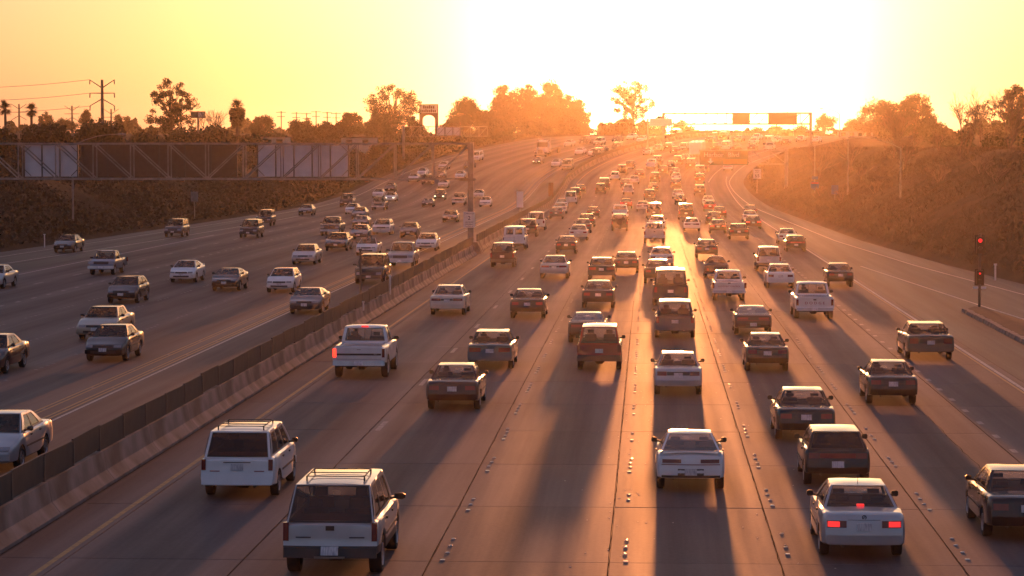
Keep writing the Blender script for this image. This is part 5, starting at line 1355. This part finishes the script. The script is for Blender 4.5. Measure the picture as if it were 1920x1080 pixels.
low_building('white_shed', 'small white shed below the pylon sign', -56.5, -50.5, 470, 8.0, 2.2, .15, 2)
# ------------------------------------------------------------------ vegetation
NR = np.random.default_rng(11)
def leaf_mesh(name, centers, sizes, mat, squash=1.0, up=0.0):
    """one small bent quad per centre"""
    n = len(centers); c = np.asarray(centers); s = np.asarray(sizes)[:, None]
    a = NR.normal(size=(n, 3)); a /= np.linalg.norm(a, axis=1)[:, None]
    b = NR.normal(size=(n, 3)); b[:, 2] += up; b -= a*np.sum(a*b, 1)[:, None]; b /= np.linalg.norm(b, axis=1)[:, None]
    v = np.empty((n*4, 3)); v[0::4] = c - a*s*.5*squash - b*s*.5; v[1::4] = c + a*s*.5*squash - b*s*.4; v[2::4] = c + a*s*.45*squash + b*s*.5; v[3::4] = c - a*s*.5*squash + b*s*.45
    me = bpy.data.meshes.new(name); me.vertices.add(n*4); me.vertices.foreach_set('co', v.ravel())
    me.loops.add(n*4); me.loops.foreach_set('vertex_index', np.arange(n*4)); me.polygons.add(n); me.polygons.foreach_set('loop_start', np.arange(n)*4)
    me.update(calc_edges=True); me.validate(); me.materials.append(MATS[mat]); return me
def crown_pts(h0, h1, rx, ry, nclump, rc, per, hollow=.35, taper=0.0, lean=0.0):
    cz, rz = (h0+h1)/2, (h1-h0)/2; pts = []; cl = []
    while len(cl) < nclump:
        p = NR.uniform(-1, 1, 3); q = np.linalg.norm(p)
        if q > 1 or q < hollow: continue
        f = 1 - taper*(p[2]+1)/2
        cl.append((p[0]*rx*f + lean*(p[2]+1)*rx, p[1]*ry*f, cz + p[2]*rz))
    for c in cl:
        r = rc*NR.uniform(.6, 1.25); d = NR.normal(size=(per, 3)); d /= np.linalg.norm(d, axis=1)[:, None]; d *= (NR.uniform(0, 1, (per, 1))**.45)*r; d[:, 2] *= .75
        pts.append(np.array(c) + d)
    return np.concatenate(pts), cl
def tree(name, label, x, y, zb, zt, w, mat='leaf_olive', dens=1.0, leaf=.45, clump=.17, crown0=.3, taper=.25, group='roadside trees', hollow=.35, lean=0.0, stems=1):
    r = empty(name, (x, y, zb)); tag(r, label, 'tree', group); h = zt - zb; rx = w/2
    nc = int(36*dens*max(1, (h*(1-crown0))/w*1.1)); rc = max(.42, w*clump*.80)
    pts, cl = crown_pts(h*crown0 + rc*.4, h - rc*.5, rx - rc*.45, rx - rc*.45, nc, rc, int(54*max(.5, min(2.2, (rc/.75)**2))), hollow, taper, lean)
    t = MB(); tops = []
    for s_ in range(stems):
        bx = (s_-(stems-1)/2)*.5; top = h*(.72 + .1*s_)
        t.tube([(bx, 0, -.8), (bx*1.2 + .1, .1, h*.2), (bx*2 + lean*rx*.5, -.1, h*.45), (bx*2.5 + lean*rx, 0, top)], [.028*h, .022*h, .016*h, .006*h], 7)
        tops.append((bx, top))
    for i, c in enumerate(cl[::2]):
        z0 = max(h*.15, c[2]*.62); bx = tops[i % stems][0]*1.8
        t.tube([(bx + lean*rx*z0/h, 0, z0), ((bx+c[0])*.55, c[1]*.5, (z0+c[2])/2 + .03*h), c], [.009*h, .006*h, .002*h], 4, cap=False)
    t.build('trunk', 'bark', r)
    o = link('crown', leaf_mesh('crown', pts, NR.uniform(.4, 1.3, len(pts))*leaf*.78, mat, .45), r)
    return r
def shrub(label, x, y, zb, h, w, mat='leaf_dark', leaf=.35, group='shrubs on the banks', name='shrub'):
    r = empty(name, (x, y, zb)); tag(r, label, 'shrub', group)
    pts, cl = crown_pts(-.1*h, h*.92, w/2*.85, w/2*.8, int(16 + w*3), max(.45, w*.17), 80, .1, .3)
    link('foliage', leaf_mesh('foliage', pts, NR.uniform(.6, 1.4, len(pts))*leaf, mat, .6), r)
    m = MB()
    for i in range(4): c = cl[i]; m.tube([(0, 0, -.4), (c[0]*.5, c[1]*.5, h*.3), (c[0], c[1], max(c[2], h*.4))], [.07, .05, .02], 5)
    m.build('stem', 'bark', r)
def palm(label, x, y, zb, zt, w, skirt=0.0):
    r = empty('fan_palm', (x, y, zb)); tag(r, label, 'palm tree', 'fan palms'); h = zt - zb - w*.42
    t = MB(); t.tube([(0, 0, -.5), (.05, 0, h*.5), (0, 0, h)], [.30, .24, .24], 8); t.build('trunk', 'bark', r, True)
    fr = MB(); rn = random.Random(int(x*10) & 255)
    for i in range(70):
        az = rn.uniform(0, 2*math.pi); el = rn.uniform(-.9, 1.35); L_ = w*.5*rn.uniform(.8, 1.05)
        d = Vector((math.cos(az)*math.cos(el), math.sin(az)*math.cos(el), math.sin(el))); base = Vector((0, 0, h + rn.uniform(-.3, .3))); hub = base + d*L_*.5
        sd_ = d.cross(Vector((0, 0, 1))); sd_.normalize(); up = sd_.cross(d)
        fr.tube([base, hub], [.03, .02], 3, cap=False)
        for k in range(7):
            a = (k-3)*.36; tip = hub + (d*math.cos(a) + sd_*math.sin(a))*L_*.52 - Vector((0, 0, .18*L_*rn.random())); n_ = (d*math.sin(a) - sd_*math.cos(a))*.07
            fr.add([hub - n_, hub + n_, tip], [(0, 1, 2)])
    fr.build('crown', 'leaf_dark', r)
    if skirt:
        k_ = NR.uniform(0, 1, 900); ang = NR.uniform(0, 6.28, 900); rr = (.45 + .75*(1-np.abs(k_-.35)))*w*.28*NR.uniform(.55, 1, 900)
        link('dead_frond_skirt', leaf_mesh('dead_frond_skirt', np.stack([rr*np.cos(ang), rr*np.sin(ang), h - k_*skirt], 1), NR.uniform(.4, .8, 900), 'leaf_dry', .4), r)
def bare_tree(label, x, y, zb, h, spread, seed, name='bare_tree', depth=6, r0=.10):
    r = empty(name, (x, y, zb)); tag(r, label, 'bare tree', 'leafless trees'); rn = random.Random(seed); m = MB(); tw = MB()
    def grow(p, d, L_, rad, k):
        q = p + d*L_; (m if k > 2 else tw).tube([p, (p+q)/2 + Vector((rn.uniform(-.06, .06), rn.uniform(-.06, .06), .02))*L_, q], [rad, rad*.85, rad*.68], 5 if k > 2 else 3, cap=False)
        if k == 0: return
        for i in range(3 if k > 1 else 3):
            a = Vector((rn.gauss(0, 1), rn.gauss(0, 1), rn.gauss(0, .5)))*spread; nd = (d + a + Vector((0, 0, .18))).normalized(); grow(q if i else p + d*L_*.75, nd, L_*rn.uniform(.62, .86), rad*.62, k-1)
    for i in range(3): grow(Vector((rn.uniform(-.3, .3), rn.uniform(-.3, .3), -.3)), Vector((rn.uniform(-.35, .35), rn.uniform(-.35, .35), 1)).normalized(), h*.27, r0, depth-1)
    m.build('trunk', 'bark', r); tw.build('twigs', 'bark', r)
def X(px, d): return (px-1215)*d/4800.0
def Z(py, d): return 8.5 + (276-py)*d/4800.0
def gz(x, y): return terrain_z(x - shift(y), y) - .2
def T(label, px, py, wpx, d, **k):
    x = X(px, d); zb = k.pop('zb', None); zb = gz(x, d) if zb is None else zb
    return tree(k.pop('name', 'tree'), label, x, d, zb, Z(py, d), wpx*d/4800.0, **k)
palm('fan palm standing beside the far power tower', X(49, 430), 430, 7.6, Z(193, 430), 3.0)
palm('fan palm at the picture edge beside another fan palm', X(-1, 425), 425, 7.6, Z(188, 425), 3.2)
palm('shaggy fan palm with a thick skirt of dead fronds', X(441, 400), 400, 7.6, Z(186, 400), 3.7, 2.6)
T('large loose-crowned tree between the tallest tower and shaggy palm', 316, 144, 128, 450, dens=2.6, clump=.09, crown0=.12, leaf=.42, taper=.35, hollow=.1)
bare_tree('thin bare tree beside the small billboard', X(385, 452), 452, 7.8, 9.5, .42, 5, depth=6, r0=.11)
T('low pale tree behind the two fan palms', 76, 208, 34, 760, dens=1.2, clump=.2); T('broad distant tree just past the fan palm', 112, 222, 60, 770, dens=1.5, clump=.2); T('distant tree with narrow top below the tallest tower', 153, 204, 34, 740, dens=1.2, clump=.2, taper=.6); T('slender distant tree just beyond the tallest tower', 214, 212, 22, 720, dens=1.0, clump=.24); T('slim distant tree left of the large loose-crowned tree'.replace('left of', 'short of'), 232, 216, 26, 720, dens=1.0, clump=.24)
T('rounded dark tree beyond the shaggy palm', 489, 214, 58, 520, dens=1.5, clump=.2, mat='leaf_dark'); T('bushy tree in front of the first utility poles', 566, 217, 62, 515, dens=1.6, clump=.2, mat='leaf_dark'); T('smaller bushy tree between the utility poles and round tree', 604, 222, 52, 515, dens=1.3, clump=.2, mat='leaf_dark'); T('bushy tree touching the tall round tree', 655, 208, 66, 525, dens=1.6, clump=.17)
T('tall round-topped eucalyptus before the brown pylon sign', 735, 150, 126, 522, dens=3.2, clump=.11, crown0=.12, leaf=.40, taper=.1, hollow=.25, stems=2)
T('dark bushy tree at the foot of the round-topped eucalyptus', 712, 212, 70, 505, dens=1.8, clump=.18, mat='leaf_dark', crown0=.1); T('bush-like tree covering the foot of the pylon sign', 775, 216, 44, 512, dens=1.4, clump=.2, mat='leaf_dark', crown0=.1)
T('tree sloping up beside the pylon sign', 872, 180, 92, 575, dens=2.8, clump=.15, crown0=.1, taper=.55); T('dense tree between the pylon sign and sunlit grove', 846, 222, 50, 570, dens=1.6, clump=.2, mat='leaf_dark', crown0=.1); T('lower dark tree at the start of the sunlit grove', 908, 203, 64, 590, dens=1.8, clump=.17, mat='leaf_dark', crown0=.1)
for i, (px, py, w, d) in enumerate(((945, 162, 58, 622), (985, 158, 66, 630), (1033, 152, 60, 625), (1022, 186, 110, 612), (1060, 178, 66, 632), (1085, 190, 46, 640), (960, 200, 104, 604))):
    T('%s tree of the sunlit grove, counted from the pylon sign side' % ORD[sorted([945, 985, 1033, 1022, 1060, 1085, 960]).index(px)], px, py - 5, w*1.12, d, dens=2.5, clump=.15, crown0=.03, taper=.18, hollow=.2, group='sunlit grove')
T('small round tree in the bright gap past the grove', 1128, 228, 22, 690, dens=.9, clump=.25); T('low bushy tree closing the bright gap', 1140, 240, 70, 684, dens=1.6, clump=.2, crown0=.02, mat='leaf_dark')
T('tall airy eucalyptus glowing in front of the sun', 1187, 147, 92, 722, dens=3.4, clump=.11, crown0=.28, leaf=.42, taper=.0, hollow=.42, lean=-.05, stems=1)
T('dark tree at the foot of the airy eucalyptus', 1170, 218, 44, 700, dens=1.4, clump=.2, crown0=.05); T('short tree beside the median overhead sign', 1205, 222, 44, 700, dens=1.4, clump=.2, crown0=.05); T('tree behind the wide pale overhead sign', 1236, 214, 40, 735, dens=1.3, clump=.2, crown0=.05); T('tree under the open truss of the crest gantry', 1277, 224, 56, 745, dens=1.5, clump=.2, crown0=.05)
for i, (px, py, w) in enumerate(((1400, 238, 16), (1418, 236, 30), (1450, 234, 44), (1500, 234, 44))): T('%s distant tree below the crest gantry signs' % ORD[i], px, py, w, 820, dens=1.1, clump=.22, crown0=.05, group='distant trees below gantry')
T('windswept tree just outside the crest gantry column', 1543, 210, 50, 770, dens=1.3, clump=.17, crown0=.1, lean=.12); T('small windswept tree before the dense tree', 1592, 222, 44, 765, dens=1.2, clump=.17, crown0=.1, lean=.15)
T('dense tree with sloping crown on the far bank', 1655, 182, 120, 560, dens=3.2, clump=.15, crown0=.02, taper=.15, mat='leaf_dark'); T('tall dense tree joined to the sloping crown', 1712, 170, 92, 565, dens=2.6, clump=.15, crown0=.02, mat='leaf_dark'); T('low dense tree below the joined pair', 1745, 222, 56, 555, dens=1.5, clump=.2, crown0=.02, mat='leaf_dark')
T('sparse tree with scattered tufts against the yellow sky', 1830, 184, 86, 480, dens=1.2, clump=.10, crown0=.2, hollow=.5, leaf=.35); T('loose eucalyptus at the edge of the picture', 1893, 160, 96, 482, dens=3.0, clump=.12, crown0=.2, leaf=.38, stems=2)
for i, (px, py, w, d) in enumerate(((1798, 240, 62, 425), (1862, 246, 70, 420), (1915, 240, 60, 415), (1765, 252, 50, 430))): shrub('%s rounded bush on the crown of the bare bank' % ORD[i], X(px, d), d, 7.6, Z(py, d)-7.6, w*d/4800, group='bushes on the bare bank')
# leafless trees on the bank beside the slip road
for i, (x, y, h, s_) in enumerate(((31.5, 330, 7.6, 21), (27.8, 352, 6.4, 22), (33.6, 276, 8.2, 23), (37.5, 268, 7.6, 24), (24.6, 372, 6.0, 25), (29.5, 300, 5.6, 26))):
    bare_tree('%s leafless tree up the bare bank beside the slip road' % ORD[i], x, y, gz(x, y), h, .45, s_, depth=6, r0=.10)
for i, (x, y, h) in enumerate(((22.5, 300, 2.6), (25.0, 285, 3.0), (28.5, 255, 3.2), (31.0, 240, 3.0), (22.0, 330, 2.6), (26.5, 318, 3.2), (34.0, 300, 3.4), (30.2, 225, 2.8))):
    bare_tree('%s leafless bush low on the bare bank' % ORD[i], x, y, gz(x, y), h, .5, 60+i, name='bare_bush', depth=5, r0=.045)
# shrubs along the crown of the ivy bank
for i in range(26):
    y = 255 + i*9.5; x = uL(y) + shift(y) - 17.5 - (i*37 % 11)*.55; h = 2.2 + (i*53 % 17)/9.0
    shrub('%s shrub along the crown of the ivy bank' % (ORD[i] if i < 20 else 'twenty-' + ORD[i-20]), x, y, gz(x, y), h, 5.6 + (i*29 % 13)*.25, 'leaf_dark' if i % 3 else 'leaf_olive', .4)
for i in range(16):
    y = 470 + i*11.5; x = uL(y) + shift(y) - 4.5 - (i*31 % 7)*.5
    shrub('%s dense bush at the outer edge of the far bend' % ORD[i], x, y, gz(x, y), 3.0 + (i*41 % 11)/7.0, 6.5, 'leaf_dark', .4, 'bushes at the far bend')
# ivy and dry scrub: cover nobody could count
def cover(name, side, n, y0, y1, mat, label, size, depth_, squash=.8, up=0.0):
    ys = y0 + (y1-y0)*NR.uniform(0, 1, n)**1.1; t = NR.uniform(0, 1, n); pts = np.empty((n, 3))
    for i in range(n):
        y = ys[i]; u = (uL(y) - 1.6 - t[i]*depth_) if side < 0 else (uR(y) + .7 + t[i]*depth_)
        pts[i] = (u + shift(y), y, terrain_z(u, y) + NR.uniform(0, .28))
    o = link(name, leaf_mesh(name, pts, NR.uniform(.5, 1.5, n)*size, mat, squash, up)); tag(o, label, 'ground cover', kind='stuff')
cover('ivy', -1, 100000, 120, 600, 'leaf_ivy', 'dark ivy covering the whole bank beside the oncoming lanes', .24, 22)
cover('dry_scrub', 1, 60000, 110, 480, 'leaf_scrub', 'dry low scrub covering the bare bank beside the slip road', .42, 24, .09, 2.5)
def far_wood():
    n = 60000; px = NR.uniform(-60, 1990, n); d = NR.uniform(820, 1000, n); x = (px-1215)*d/4800
    top = 5.5 + 1.6*np.sin(px*.031) + 1.3*np.sin(px*.083+1) + .8*np.sin(px*.21); top = np.where((px > 1080) & (px < 1560), top*.35 + 1.0, top)
    top = np.where((px > 785) & (px < 832), top*.3, top)
    z = 9.0 + np.where(px > 1150, 1.5, 0) + (NR.uniform(0, 1, n)**.8)*top
    o = link('woods', leaf_mesh('woods', np.stack([x, d, z], 1), NR.uniform(.6, 1.6, n), 'leaf_olive', .8)); tag(o, 'far-off belt of trees along the horizon', 'woods', kind='stuff')
far_wood()
# ------------------------------------------------------------------ low sun haze
def haze():
    m = bpy.data.materials.new('haze_air'); m.use_nodes = True; n = m.node_tree; n.nodes.clear()
    out = n.nodes.new('ShaderNodeOutputMaterial'); v = n.nodes.new('ShaderNodeVolumePrincipled')
    v.inputs['Color'].default_value = (0.95, 0.83, 0.68, 1); v.inputs['Density'].default_value = HAZE_D; v.inputs['Anisotropy'].default_value = HAZE_G
    n.links.new(v.outputs[0], out.inputs['Volume']); MATS['haze_air'] = m
    b = MB(); b.box(-1450, 1900, -120, 2400, -3, 42)
    tag(b.build('haze', 'haze_air'), 'thin warm evening haze over the whole freeway', 'haze', kind='stuff')
HAZE_D, HAZE_G = 0.000052, 0.905
haze()
